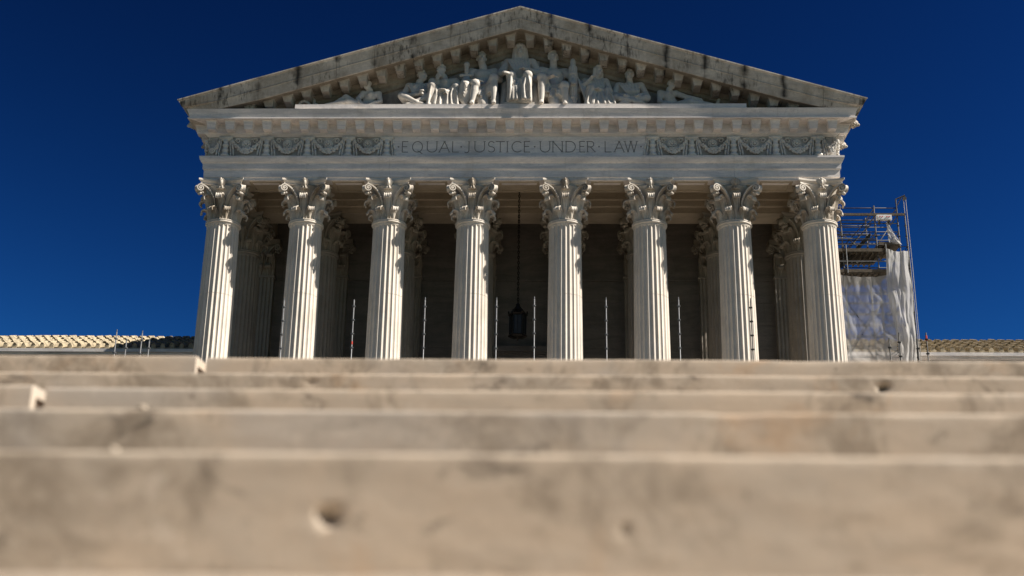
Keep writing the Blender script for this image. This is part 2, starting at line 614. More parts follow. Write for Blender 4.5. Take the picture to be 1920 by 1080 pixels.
def abacus_mesh():
    mb = MB()
    prof = [(.88, 1.49), (.93, 1.53), (.90, 1.57), (.93, 1.60), (1.0, 1.66), (1.0, ZA - ZN)]
    n = 14
    rings = []
    for s, z in prof:
        ring = []
        for q in range(4):
            a = q * pi / 2
            # concave side from corner to corner, corners cut off
            for i in range(n):
                t = -1 + 2 * i / (n - 1)
                x = t * .90 * s
                y = -(.70 + .215 * abs(t) ** 1.9) * s
                ring.append((x * cos(a) - y * sin(a), x * sin(a) + y * cos(a), z + ZNL))
        rings.append(ring)
    m = len(rings[0])
    vs = [p for r in rings for p in r]
    fs = [(k * m + i, k * m + (i + 1) % m, (k + 1) * m + (i + 1) % m, (k + 1) * m + i) for k in range(len(prof) - 1) for i in range(m)]
    fs += [tuple(range(m - 1, -1, -1)), tuple((len(prof) - 1) * m + i for i in range(m))]
    return mb.add(vs, fs)


ABAC = abacus_mesh().mesh('abacus', MAT['column'])


def leaf_mesh(height, width, curl, r0, lean):
    """acanthus leaf: climbs the bell, then rolls outwards and down at the tip; facing -Y"""
    NU, NV = 16, 26
    path = []
    straight = height - curl
    for j in range(NV + 1):
        v = j / NV
        if v < .62:
            t = v / .62
            path.append((r0 + lean * t ** 2.2, straight * t))
        else:
            t = (v - .62) / .38
            a = t * pi * 1.22
            path.append((r0 + lean + curl * 1.15 * (1 - cos(a)), straight + curl * sin(a) * 1.0))
    top, bot = [], []
    for j in range(NV + 1):
        v = j / NV
        wv = width * (.82 + .25 * sin(pi * min(v / .7, 1) ** .8)) * (1 if v < .62 else 1 - .22 * ((v - .62) / .38) ** 1.5)
        lob = 1 - .30 * abs(cos(v * pi * 4.5)) ** 2.5 * (.4 + .6 * abs(0))
        jn, jp = min(j + 1, NV), max(j - 1, 0)
        ty, tz = path[jn][0] - path[jp][0], path[jn][1] - path[jp][1]
        l = hypot(ty, tz) or 1
        ny, nz = tz / l, -ty / l            # outwards
        for i in range(NU + 1):
            u = -1 + 2 * i / NU
            rel = .034 * math.exp(-(u / .12) ** 2) + .034 * cos(abs(u) * pi * 3.2 - v * 7.0) * min(1, abs(u) * 3) - .06 * u * u
            if v > .55: rel *= max(.25, 1 - (v - .55) * 4)
            x = u * wv * (1 - (1 - lob) * min(1, abs(u) * 1.2) ** 2)
            back = x * x * .55 if v < .62 else x * x * .35
            rad = path[j][0] - back + rel * ny
            z = path[j][1] + rel * nz
            top.append((x, -rad, z + ZNL + .05))
            bot.append((x, -(rad - .055 * ny), z - .055 * nz + ZNL + .05))
    n = NU + 1
    N = len(top)
    fs = []
    for j in range(NV):
        for i in range(NU):
            a = j * n + i
            fs.append((a, a + 1, a + n + 1, a + n))
            fs.append((N + a, N + a + n, N + a + n + 1, N + a + 1))
    for j in range(NV):
        a = j * n
        fs.append((a, a + n, N + a + n, N + a))
        a = j * n + NU
        fs.append((a, N + a, N + a + n, a + n))
    a = NV * n
    for i in range(NU):
        fs.append((a + i, a + i + 1, N + a + i + 1, N + a + i))
    return MB().add(top + bot, fs)


LEAF1 = leaf_mesh(.44, .185, .080, .63, .07).mesh('acanthus_leaf', MAT['carved'], True)
LEAF2 = leaf_mesh(.96, .195, .105, .62, .13).mesh('acanthus_leaf', MAT['carved'], True)


def volute_mesh(sgn):
    """ribbon that leaves the bell beside the middle leaf, arches out to the corner and rolls into a scroll; front side (-Y), sgn = left/right"""
    A = Vector((sgn * .235, -.60, .52))
    B = Vector((sgn * .25, -.66, .95))
    Cc = Vector((sgn * .42, -.76, 1.34))
    E = Vector((sgn * .80, -.86, 1.43))
    pts = []
    for i in range(15):
        t = i / 14
        p = A * (1 - t) ** 3 + B * 3 * t * (1 - t) ** 2 + Cc * 3 * t * t * (1 - t) + E * t ** 3
        pts.append(p)
    # spiral in the vertical plane through the corner direction
    out = Vector((sgn * .92, -.30, 0)).normalized()
    c0 = E + Vector((0, 0, -.155))
    for i in range(1, 27):
        a = i / 26 * 2 * pi * 1.6
        r = .155 * (1 - i / 26 * .80)
        pts.append(c0 + out * (r * sin(a)) + Vector((0, 0, r * cos(a))))
    mb = MB()
    vs, fs = [], []
    nrm = Vector((sgn * .30, .92, 0)).normalized()
    for i, p in enumerate(pts):
        d = (pts[min(i + 1, len(pts) - 1)] - pts[max(i - 1, 0)]).normalized()
        side = nrm if i > 12 else (nrm * .9 + Vector((0, .1, 0))).normalized()
        up = d.cross(side).normalized()
        wd = .085 + .05 * min(i / 14, 1)
        th = .026 if i < 14 else .022
        wd = wd if i < 15 else wd * (1 - .1 * (i - 15) / 26)
        if i > 14:
            p = p - side * (.018 * (i - 14) / 26)      # the eye stands proud
        for a, b in ((-wd, -th), (wd, -th), (wd, th), (-wd, th)):
            vs.append(p + side * a + up * b)
    for i in range(len(pts) - 1):
        for k in range(4):
            fs.append((i * 4 + k, i * 4 + (k + 1) % 4, i * 4 + 4 + (k + 1) % 4, i * 4 + 4 + k))
    fs += [(3, 2, 1, 0), tuple(len(vs) - 4 + k for k in range(4))]
    mb.add(vs, fs)
    mb.ell(c0 - nrm * .10, (.045, .045, .045), n=8, m=6)
    # hanging bud under the scroll
    mb.ell(c0 + out * .02 + Vector((0, 0, -.20)), (.075, .075, .07), n=10, m=6)
    mb.ell(c0 + out * -.09 + Vector((0, 0, -.17)), (.06, .06, .05), n=8, m=6)
    mb.v = [(x, y, z + ZNL) for x, y, z in mb.v]
    return mb


VOL = [volute_mesh(s).mesh('volute', MAT['carved']) for s in (-1, 1)]
for vm in VOL: fix(vm)
fl = MB()
fl.ell((0, -.84, 1.56), (.075, .09, .15), n=12, m=8)
fl.ell((0, -.90, 1.68), (.05, .065, .055), n=10, m=6)
fl.capsule((0, -.93, 1.66), (0, -.985, 1.62), .022, .01, 6)
for s in (-1, 1):
    for q in range(4):
        fl.capsule((s * (.07 + .028 * q), -.83 + .012 * q, 1.70 - .01 * q), (s * (.085 + .035 * q), -.80, 1.42 + .05 * q), .035, .018, 7)
    fl.capsule((s * .05, -.80, 1.40), (s * .17, -.74, 1.30), .03, .02, 7)
    fl.capsule((s * .035, -.83, 1.43), (s * .05, -.84, 1.33), .03, .035, 7)
fl.ell((0, -.76, 1.33), (.13, .07, .06), n=10, m=6)
fl.v = [(x, y, z + ZNL) for x, y, z in fl.v]
FLEUR = fl.mesh('fleuron', MAT['carved'], True)


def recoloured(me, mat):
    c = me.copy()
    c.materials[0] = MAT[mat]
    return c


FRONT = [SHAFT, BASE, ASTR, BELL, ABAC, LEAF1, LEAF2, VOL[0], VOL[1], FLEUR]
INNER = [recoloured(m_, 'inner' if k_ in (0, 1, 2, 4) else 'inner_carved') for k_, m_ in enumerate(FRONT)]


def column(x, y, kit):
    SHAFT, BASE, ASTR, BELL, ABAC, LEAF1, LEAF2, V0, V1, FLEUR = kit
    o = place('column', SHAFT, court, (x, y, ZB))
    W0 = (x, y, ZB)
    place('base', BASE, o, W0)
    place('astragal', ASTR, o, W0)
    place('bell', BELL, o, W0)
    place('abacus', ABAC, o, W0)
    for k in range(8):
        place('acanthus_leaf', LEAF1, o, W0, pi / 8 + k * pi / 4)
        place('acanthus_leaf', LEAF2, o, W0, k * pi / 4)
    for k in range(4):
        place('volute', V0, o, W0, k * pi / 2)
        place('volute', V1, o, W0, k * pi / 2)
        place('fleuron', FLEUR, o, W0, k * pi / 2)
    return o


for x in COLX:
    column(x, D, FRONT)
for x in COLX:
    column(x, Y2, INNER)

# --- pilasters on the inner wall
pm = MB()
NFL, pw = 7, .62
vs_row = []
for i in range(NFL * 6 + 1):
    t = i / (NFL * 6)
    k = i % 6
    s = (k - 1) / 4 * 2 - 1 if 1 <= k <= 5 else None
    d = sqrt(max(0, 1 - s * s)) * .05 if s is not None else 0
    if i in (0, NFL * 6): d = 0
    vs_row.append((-pw + 2 * pw * t, d))
z0, z1 = .6, ZNL - .05
vs = [(x, -.38 + d, z0) for x, d in vs_row] + [(x, -.38 + d, z1) for x, d in vs_row]
m = len(vs_row)
fs = [(i, i + 1, m + i + 1, m + i) for i in range(m - 1)]
vs += [(-pw, .1, z0), (pw, .1, z0), (-pw, .1, z1), (pw, .1, z1)]
o4 = 2 * m
fs += [(0, m, o4 + 2, o4), (m - 1, o4 + 1, o4 + 3, 2 * m - 1)]
pm.add(vs, fs)
pm.box(-pw - .06, pw + .06, -.44, .1, 0, .6)
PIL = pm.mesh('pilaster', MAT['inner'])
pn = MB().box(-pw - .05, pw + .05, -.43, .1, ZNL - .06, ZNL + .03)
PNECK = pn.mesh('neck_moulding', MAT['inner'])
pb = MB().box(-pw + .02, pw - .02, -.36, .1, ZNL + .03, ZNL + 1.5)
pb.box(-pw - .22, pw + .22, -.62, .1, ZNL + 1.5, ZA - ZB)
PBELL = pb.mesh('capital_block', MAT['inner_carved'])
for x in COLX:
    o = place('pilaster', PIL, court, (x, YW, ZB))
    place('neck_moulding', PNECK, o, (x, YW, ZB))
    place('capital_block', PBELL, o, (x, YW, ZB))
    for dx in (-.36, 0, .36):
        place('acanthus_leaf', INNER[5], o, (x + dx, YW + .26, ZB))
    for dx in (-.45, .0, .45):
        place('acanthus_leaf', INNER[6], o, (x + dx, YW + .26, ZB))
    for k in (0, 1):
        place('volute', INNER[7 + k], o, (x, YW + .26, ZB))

# --- inner wall of marble blocks
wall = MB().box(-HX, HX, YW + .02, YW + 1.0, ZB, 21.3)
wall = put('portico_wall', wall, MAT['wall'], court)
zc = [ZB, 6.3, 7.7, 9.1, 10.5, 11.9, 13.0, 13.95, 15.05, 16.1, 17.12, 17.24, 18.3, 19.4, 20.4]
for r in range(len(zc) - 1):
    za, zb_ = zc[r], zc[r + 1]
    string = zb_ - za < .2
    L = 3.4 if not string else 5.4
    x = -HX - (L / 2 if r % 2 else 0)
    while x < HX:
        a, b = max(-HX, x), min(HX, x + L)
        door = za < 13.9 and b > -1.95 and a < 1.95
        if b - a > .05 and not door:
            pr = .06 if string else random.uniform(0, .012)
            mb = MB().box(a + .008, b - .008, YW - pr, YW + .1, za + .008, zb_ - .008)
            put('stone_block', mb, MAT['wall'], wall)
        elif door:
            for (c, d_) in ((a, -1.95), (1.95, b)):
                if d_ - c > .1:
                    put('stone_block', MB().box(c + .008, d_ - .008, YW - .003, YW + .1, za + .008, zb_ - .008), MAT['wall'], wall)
        x += L
# door with its carved lintel
dm = MB().box(-1.5, 1.5, YW - .02, YW + .015, ZB, 13.1)
door = put('door', dm, MAT['door'], court)
for s in (-1, 1):
    for i in range(4):
        put('door_panel', MB().box(s * .75 - .6, s * .75 + .6, YW - .06, YW - .022, ZB + .3 + i * 2.0, ZB + 2.1 + i * 2.0), MAT['door'], door)
    put('door_jamb', MB().box(s * 1.72 - .21, s * 1.72 + .21, YW - .18, YW + .012, ZB, 13.1), MAT['wall'], door)
lm = MB().box(-1.93, 1.93, YW - .2, YW + .012, 13.102, 13.62)
lm.box(-2.15, 2.15, YW - .42, YW + .012, 13.70, 13.95)
lm.box(-2.0, 2.0, YW - .26, YW + .011, 13.622, 13.698)
put('lintel', lm, MAT['wall'], door)
for i in range(24):
    x = -1.84 + 3.68 * i / 23
    put('lintel_dentil', MB().box(x - .05, x + .05, YW - .34, YW - .2, 13.60, 13.695), MAT['wall'], door)

# --- architrave
AP = [(0, ZA), (0, 19.04), (.045, 19.075), (.05, 19.36), (.075, 19.385), (.10, 19.42), (.105, 19.645), (.12, 19.66), (.16, 19.69), (.215, 19.80), (.235, 19.86), (.235, 19.935), (-.5, 19.935), (-.5, ZA)]
arch = place('architrave', None, court, (0, YF, ZA))
cuts = [-HX] + COLX[1:7] + [HX]
cuts = [-HX, COLX[1], COLX[2], COLX[3], COLX[4], COLX[5], COLX[6], HX]
for i in range(7):
    b = band(AP, cuts[i] + (.003 if i else 0), cuts[i + 1] - (.003 if i < 6 else 0), YF, i == 0, i == 6)
    o = put('marble_block', b, MAT['marble'], arch)
    fix(o.data)
for s in (-1, 1):
    o = put('side_architrave', side_band(AP, s, HX, YF, 76), MAT['marble'], arch)
    fix(o.data)
# inner half of the beam, seen from below, with its moulded faces
inn = [(0, ZA + .004), (0, 19.25), (.05, 19.29), (.05, 19.6), (.10, 19.65), (.10, 20.2), (-.7, 20.2), (-.7, ZA + .004)]


def beam(x0, x1, yc, half):
    mb = MB()
    p = [(-half, ZA + .004), (-half, 19.22), (-half - .05, 19.27), (-half - .05, 19.52), (-half - .10, 19.57), (-half - .10, 19.86), (-half - .22, 20.02), (-half - .22, 20.22)]
    pr = [(yc + o, z) for o, z in p] + [(yc - o, z) for o, z in reversed(p)]
    n = len(pr)
    vs = [(x0, y, z) for y, z in pr] + [(x1, y, z) for y, z in pr]
    fs = [(i, (i + 1) % n, n + (i + 1) % n, n + i) for i in range(n)] + [tuple(range(n)), tuple(range(2 * n - 1, n - 1, -1))]
    return mb.add(vs, fs)


b = MB().add(*[(lambda q: q)(x) for x in (beam(-HX + .3, HX - .3, YF + .88, .375).v, beam(-HX + .3, HX - .3, YF + .88, .375).f)])
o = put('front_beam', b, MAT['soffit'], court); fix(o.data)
# sunk panel with a raised border under every bay of the front beam
for i in range(7):
    a, c = COLX[i] + 1.05, COLX[i + 1] - 1.05
    mb = MB()
    y0, y1 = YF + .12, YF + 1.13
    for (p0, p1, q0, q1) in ((a, c, y0, y0 + .10), (a, c, y1 - .10, y1), (a, a + .1, y0 + .1, y1 - .1), (c - .1, c, y0 + .1, y1 - .1)):
        mb.box(p0, p1, q0, q1, ZA - .03, ZA + .02)
    put('soffit_border', mb, MAT['soffit'], arch)
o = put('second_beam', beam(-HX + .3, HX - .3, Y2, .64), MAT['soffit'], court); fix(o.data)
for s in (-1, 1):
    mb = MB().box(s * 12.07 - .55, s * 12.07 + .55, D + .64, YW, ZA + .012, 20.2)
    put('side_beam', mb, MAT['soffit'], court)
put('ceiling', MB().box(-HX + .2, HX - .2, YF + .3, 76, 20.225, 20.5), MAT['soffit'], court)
put('main_block', MB().box(-HX + .06, HX - .06, YW + 1.02, 76, ZB, 20.2), MAT['marble'], court)

# --- frieze
FZ0, FZ1 = 19.937, 20.86
fr = MB().box(-HX + .02, HX - .02, YF + .02, YF + .6, FZ0, FZ1)
fr.box(-HX + .02, -HX + .5, YF + .61, 76, FZ0, FZ1)
fr.box(HX - .5, HX - .02, YF + .61, 76, FZ0, FZ1)
frieze = put('frieze', fr, MAT['field'], court)


def garland(half):
    mb = MB()
    rnd = random.Random(4)
    n = 46
    for i in range(n):
        t = -1 + 2 * i / (n - 1)
        x = t * half
        sag = .80 - .46 * (1 - t * t)
        thick = .03 + .085 * (1 - t * t)
        for q in range(2 + int(3 * (1 - t * t))):
            r = rnd.uniform(.032, .055)
            mb.ell((x + rnd.uniform(-.03, .03), -rnd.uniform(.03, .10) - .06 * (1 - t * t), sag - .08 + rnd.uniform(-thick, thick)), (r, r, r * rnd.uniform(.8, 1.2)), n=6, m=4)
    # ribbon curls over the swag
    for s in (-1, 1):
        pts = []
        for i in range(15):
            a = i / 14 * 2 * pi * 1.15
            r = .105 * (1 - .6 * i / 14)
            pts.append(Vector((s * (.36 * half / .58 + r * cos(a)), -.05, .74 + r * sin(a))))
        mb.path(pts, .022, 5)
        mb.path([Vector((s * .2, -.05, .80)), Vector((s * .30, -.05, .86)), Vector((s * .45, -.05, .84))], .02, 5)
    return mb


GAR = garland(.58).mesh('garland', MAT['relief'], True)
rs = MB()
for k in range(8):
    a = k * pi / 4
    rs.ell((.105 * cos(a), -.05, .105 * sin(a)), (.05, .05, .05), n=7, m=5)
rs.ell((0, -.09, 0), (.055, .05, .055), n=10, m=6)
n = 20
for k in range(n):
    a, b_ = 2 * pi * k / n, 2 * pi * (k + 1) / n
    rs.tube((.17 * cos(a), -.03, .17 * sin(a)), (.17 * cos(b_), -.03, .17 * sin(b_)), .028, 5)
ROS = rs.mesh('rosette', MAT['relief'], True)
br = MB()
br.box(-.27, .27, -.16, .03, .80, .88)
br.box(-.22, .22, -.14, .03, .73, .80, .03)
pr = [(.12, .02), (.19, .04), (.19, .11), (.14, .15), (.11, .20), (.13, .27), (.16, .31), (.13, .35), (.10, .42), (.12, .5), (.16, .53), (.12, .57), (.10, .65), (.15, .73)]
br.lathe([(r, z) for r, z in pr], 14, (0, -.02, 0))
for s in (-1, 1):
    br.path([Vector((s * .24, -.08, .80)), Vector((s * .27, -.07, .6)), Vector((s * .33, -.06, .35)), Vector((s * .36, -.07, .08))], .042, 6)
    br.path([Vector((s * .18, -.09, .76)), Vector((s * .20, -.09, .5)), Vector((s * .25, -.09, .2)), Vector((s * .25, -.07, .06))], .028, 6)
BRK = br.mesh('torch_stand', MAT['relief'], True)
LX = [-12.08, -10.38, -8.69, -7.0, -5.42]
for s in (1, -1):
    xs = [s * -x for x in LX] if s == 1 else LX
    for i, x in enumerate(xs):
        place('torch_stand', BRK, frieze, (x, YF + .01, FZ0 + .01))
    for a, b_ in zip(xs[:-1], xs[1:]):
        place('garland', GAR, frieze, ((a + b_) / 2, YF + .01, FZ0 + .0))
        place('rosette', ROS, frieze, ((a + b_) / 2, YF + .01, FZ0 + .60))
    e = s * (HX - .22)
    place('garland_end', GAR, frieze, (e, YF + .01 - .0, FZ0)).scale = (.42, 1, 1)
    # the side frieze repeats the pattern round the corner
    for k in range(5):
        yy = YF + .5 + k * 1.7
        place('garland', GAR, frieze, (s * (HX - .01), yy, FZ0), s * pi / 2)
        place('torch_stand', BRK, frieze, (s * (HX - .01), yy + .85, FZ0 + .01), s * pi / 2)
panel = put('inscription_panel', MB().box(-5.13, 5.13, YF - .06, YF + .1, FZ0 + .003, FZ1 - .003), MAT['marble'], court)

# letters: single strokes with the proportions of Roman capitals (unit height)
def arc(cx, cy, rx, ry, a0, a1, n=12):
    return [(cx + rx * cos(radians(a0 + (a1 - a0) * i / n)), cy + ry * sin(radians(a0 + (a1 - a0) * i / n))) for i in range(n + 1)]


GL = {
    'E': (.5, [[(0, 0), (0, 1)], [(0, 1), (.48, 1)], [(0, .52), (.40, .52)], [(0, 0), (.5, 0)]]),
    'Q': (1.0, [arc(.5, .5, .5, .5, 0, 360, 26), [(.55, .12), (.98, -.14)]]),
    'U': (.82, [[(0, 1), (0, .36)], arc(.41, .36, .41, .36, 180, 360), [(.82, .36), (.82, 1)]]),
    'A': (.9, [[(0, 0), (.45, 1)], [(.45, 1), (.9, 0)], [(.17, .36), (.73, .36)]]),
    'L': (.5, [[(0, 0), (0, 1)], [(0, 0), (.5, 0)]]),
    'J': (.42, [[(.36, 1), (.36, .18)], arc(.14, .18, .22, .24, 0, -130)]),
    'S': (.58, [arc(.3, .75, .25, .25, 30, 260, 12) + arc(.3, .25, .28, .25, 80, -150, 12)]),
    'T': (.78, [[(0, 1), (.78, 1)], [(.39, 0), (.39, 1)]]),
    'I': (.02, [[(0, 0), (0, 1)]]),
    'C': (.84, [arc(.5, .5, .5, .5, 48, 312, 20)]),
    'N': (.86, [[(0, 0), (0, 1)], [(0, 1), (.86, 0)], [(.86, 0), (.86, 1)]]),
    'D': (.82, [[(0, 0), (0, 1)], [(0, 1), (.34, 1)] + arc(.34, .5, .48, .5, 90, -90, 14) + [(0, 0)]]),
    'R': (.66, [[(0, 0), (0, 1)], [(0, 1), (.28, 1)] + arc(.28, .74, .26, .26, 90, -90, 10) + [(0, .48)], [(.24, .48), (.66, 0)]]),
    'W': (1.15, [[(0, 1), (.3, 0)], [(.3, 0), (.575, 1)], [(.575, 1), (.85, 0)], [(.85, 0), (1.15, 1)]]),
}
SEQ = [('E', 125, 165), ('Q', 197, 268), ('U', 302, 370), ('A', 388, 460), ('L', 482, 525), ('.', 543, 0), ('J', 570, 603), ('U', 640, 708), ('S', 732, 780), ('T', 790, 850), ('I', 870, 872),
       ('C', 903, 968), ('E', 990, 1030), ('.', 1063, 0), ('U', 1103, 1170), ('N', 1192, 1258), ('D', 1285, 1350), ('E', 1382, 1418), ('R', 1436, 1490), ('.', 1517, 0), ('L', 1560, 1603),
       ('A', 1625, 1693), ('W', 1698, 1785), ('.', 97, 0), ('.', 1812, 0)]
LH, LZ = .47, 20.165
px2x = lambda u: -5.26 + (u - 42) * (10.49 / (1862 - 42))


def stroke(mb, p, q, w, y):
    d = Vector((q[0] - p[0], q[1] - p[1]))
    if d.length < 1e-6: return
    d.normalize()
    nx, nz = -d.y * w, d.x * w
    ex, ez = d.x * w * .6, d.y * w * .6
    c = [(p[0] - ex + nx, p[1] - ez + nz), (p[0] - ex - nx, p[1] - ez - nz), (q[0] + ex - nx, q[1] + ez - nz), (q[0] + ex + nx, q[1] + ez + nz)]
    mb.add([(x, y - .006, z) for x, z in c] + [(x, y + .01, z) for x, z in c], [(0, 1, 2, 3), (0, 4, 5, 1), (1, 5, 6, 2), (2, 6, 7, 3), (3, 7, 4, 0)])


for i, (ch, u0, u1) in enumerate(SEQ):
    mb = MB()
    if ch == '.':
        x = px2x(u0)
        mb.tube((x, YF - .066, LZ + LH * .5), (x, YF - .05, LZ + LH * .5), .035, 10)
    else:
        wd, strokes = GL[ch]
        x0, x1 = px2x(u0), px2x(u1)
        sx = (x1 - x0) / wd if ch != 'I' else LH
        for st in strokes:
            st = [(x0 + px * sx, LZ + pz * LH) for px, pz in st]
            for j, (p, q) in enumerate(zip(st[:-1], st[1:])):
                stroke(mb, p, q, .017, YF - .06 - .0006 * (j % 2))
        # small serifs at free ends of upright strokes
        for st in strokes:
            if len(st) == 2:
                for (px, pz) in st:
                    if pz in (0, 1) and ch not in 'EL' and abs(st[0][1] - st[1][1]) > .5:
                        cx_ = x0 + px * sx
                        stroke(mb, (cx_ - .045, LZ + pz * LH), (cx_ + .045, LZ + pz * LH), .010, YF - .0585)
    put('letter', mb, MAT['letter'], panel)

# --- horizontal cornice with modillions
HC = [(-.3, 20.862), (.02, 20.862), (.06, 20.90), (.12, 20.94), (.15, 20.96), (.15, 21.36), (.20, 21.39), (.64, 21.39), (.64, 21.375), (.72, 21.375), (.72, 21.43), (.665, 21.445), (.70, 21.60), (.76, 21.755), (.77, 21.79), (-.3, 21.93)]
hcor = put('horizontal_cornice', MB().box(-HX + .4, HX - .4, YF + .32, YF + .6, 20.87, 21.9), MAT['marble'], court)
HXJ = [-HX] + [-10.4, -7.8, -5.2, -2.6, 0, 2.6, 5.2, 7.8, 10.4] + [HX]
for i in range(len(HXJ) - 1):
    o = put('cornice_block', band(HC, HXJ[i] + (.003 if i else 0), HXJ[i + 1] - (.003 if i < len(HXJ) - 2 else 0), YF, i == 0, i == len(HXJ) - 2), MAT['marble'], hcor)
    fix(o.data)
MODM = MB().box(-.205, .205, -.56, -.15, -.35, 0, .05, .08)
MODM.box(-.235, .235, -.60, -.15, 0, .035)
MODM.v = [(x, y, z) for x, y, z in MODM.v]
MODM = MODM.mesh('modillion', MAT['marble'])
SP = .7645
mods = [(-13.0 + .24 + SP * k) for k in range(34)]
mods = [(k - 16.5) * SP for k in range(34)]
for x in mods:
    place('modillion', MODM, hcor, (x, YF, 21.352))
SHC = HC[:-1] + [(.80, 21.80), (.90, 21.88), (.98, 21.99), (1.08, 22.03), (1.09, 22.06), (-.3, 22.10)]
for s in (-1, 1):
    o = put('side_cornice', side_band(SHC, s, HX, YF - .0, 76), MAT['cornice'], hcor)
    # keep the return clear of the front run: start it behind the corner mitre
    me = o.data
    for v in me.vertices:
        if v.co.y < 70:
            v.co.y = max(v.co.y, YF - .9) + .004
    fix(me)
    for k in range(30):
        place('modillion', MODM, hcor, (s * HX, YF + .1 + SP * k, 21.352), s * pi / 2)
# lion-head spouts along the side gutters
lh = MB()
lh.ell((0, 0, 0), (.14, .16, .16), n=12, m=8)
for k in range(9):
    a = k * 2 * pi / 9
    lh.ell((.0 + .13 * cos(a), .07, .14 * sin(a)), (.07, .08, .07), n=7, m=5)
lh.ell((0, -.13, -.05), (.075, .09, .07), n=8, m=6)
for s_ in (-1, 1):
    lh.ell((s_ * .10, -.02, .13), (.04, .03, .045), n=6, m=4)
LION = lh.mesh('lion_head_spout', MAT['carved'], True)
for s in (-1, 1):
    for k in range(4):
        place('lion_head_spout', LION, hcor, (s * (HX + 1.08), 45.75 + 2.15 * k, 21.92), s * pi / 2)

# --- pediment
SL = .3044
zt = lambda x: 26.30 - SL * abs(x)
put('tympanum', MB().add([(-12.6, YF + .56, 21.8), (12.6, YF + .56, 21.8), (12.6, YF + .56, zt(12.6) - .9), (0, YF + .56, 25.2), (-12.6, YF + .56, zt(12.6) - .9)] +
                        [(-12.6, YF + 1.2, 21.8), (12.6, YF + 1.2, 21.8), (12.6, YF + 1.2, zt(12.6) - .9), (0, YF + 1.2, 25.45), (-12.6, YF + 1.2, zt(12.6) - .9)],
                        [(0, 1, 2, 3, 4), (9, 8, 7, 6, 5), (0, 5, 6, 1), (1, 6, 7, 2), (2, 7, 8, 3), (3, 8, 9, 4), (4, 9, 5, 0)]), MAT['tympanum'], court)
mb = MB()
RK = [(.88, -.06), (.80, -.43), (.66, -.80), (-.14, -.80), (-.48, -1.34), (-.85, -1.40), (-.85, -.06)]
for s in (-1, 1):
    n = len(RK)
    vs = [(s * x, YF - o_, max(26.30 - SL * x + dz, 21.79)) for x in (0, 13.2) for o_, dz in RK]
    mb.add(vs, [(k, n + k, n + (k + 1) % n, (k + 1) % n) for k in range(n)] + [tuple(range(n)), tuple(range(2 * n - 1, n - 1, -1))])
rake = put('raking_cornice', mb, MAT['cornice'], court)
fix(rake.data)
# section of the raking cornice: (offset outwards, drop below the top line)
RC = [(1.10, 0), (1.10, -.045), (1.03, -.10), (1.0, -.20), (.95, -.33), (.91, -.44), (.925, -.46), (.925, -.485), (.895, -.49), (.78, -.86), (.74, -.872), (.74, -.855), (-.18, -.84), (-.20, -.90), (-.24, -1.02), (-.30, -1.06), (-.32, -1.20), (-.42, -1.27), (-.44, -1.42), (-.52, -1.46), (-.9, -1.48), (-.9, 0)]
RJ = [0, 1.30, 2.86, 4.41, 5.98, 7.53, 9.10, 10.67, 12.23, 13.93]
for s in (-1, 1):
    for i in range(len(RJ) - 1):
        a, b_ = RJ[i] + (.006 if i else 0), RJ[i + 1] - (.006 if i < 8 else 0)
        jig = random.uniform(-.006, .006)
        vs, n = [], len(RC)
        for x in (a, b_):
            for o_, dz in RC:
                xx = x
                z = 26.30 - SL * xx + dz
                if i == 8 and x == b_:                       # the end: mitred into the side gutter
                    xx = HX + max(o_, -.3)
                    z = max(26.30 - SL * xx + dz, 21.80)
                lim = 21.80 if o_ > -.3 else 21.6
                vs.append((s * xx, YF - o_ + jig, max(z, lim)))
        fs = [(k, n + k, n + (k + 1) % n, (k + 1) % n) for k in range(n)] + [tuple(range(n)), tuple(range(2 * n - 1, n - 1, -1))]
        o = put('cornice_block', MB().add(vs, fs), MAT['cornice'], rake)
        o.data.materials.append(MAT['rake_soffit'])
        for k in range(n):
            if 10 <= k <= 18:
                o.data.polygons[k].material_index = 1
        fix(o.data)
rm = {}
for s in (-1, 1):
    mb = MB()
    vs = []
    for (w_, y, z) in ((.15, -.40, -.24), (.15, .20, -.27), (.195, -.46, 0), (.195, .20, 0)):
        vs += [(-w_, y, z + SL * s * w_ * (z == 0)), (w_, y, z - SL * s * w_ * (z == 0))]
    mb.add(vs, [(0, 1, 5, 4), (0, 2, 3, 1), (4, 5, 7, 6), (0, 4, 6, 2), (1, 3, 7, 5), (2, 6, 7, 3)])
    vs = []
    for z in (0, .05):
        for (w_, y) in ((-.225, -.50), (.225, -.50), (.225, .19), (-.225, .19)):
            vs.append((w_, y, z - SL * s * w_ - .012))
    mb.add(vs, [(0, 1, 2, 3), (4, 7, 6, 5), (0, 4, 5, 1), (1, 5, 6, 2), (2, 6, 7, 3), (3, 7, 4, 0)])
    rm[s] = mb.mesh('modillion', MAT['cornice'])
for k in range(15):
    x = .40 + k * SP
    for s in (-1, 1):
        place('modillion', rm[s], rake, (s * x, YF, zt(x) - .858))
# plinth under the figures
put('figure_plinth', MB().box(-9.18, 9.18, YF - .66, YF + .56, 21.76, 22.02), MAT['marble'], court)
for i in range(12):
    a = -9.18 + i * 1.53
    put('plinth_stone', MB().box(a + .004, a + 1.526, YF - .685, YF - .661, 21.80, 22.018), MAT['marble'], court)
rf = MB()
for s in (-1, 1):
    rf.add([(0, YF - 1.0, 26.28), (s * 13.9, YF - 1.0, 26.28 - SL * 13.9), (s * 13.9, 77, 26.28 - SL * 13.9), (0, 77, 26.28), (0, YF - .5, 25.9), (s * 12.5, YF - .5, 25.9 - SL * 12.5), (s * 12.5, 77, 25.9 - SL * 12.5), (0, 77, 25.9)],
           [(0, 1, 2, 3), (7, 6, 5, 4), (0, 4, 5, 1), (1, 5, 6, 2), (2, 6, 7, 3)])
rf.v = [(x, y if y > 60 else YF + .58, z) for x, y, z in rf.v]
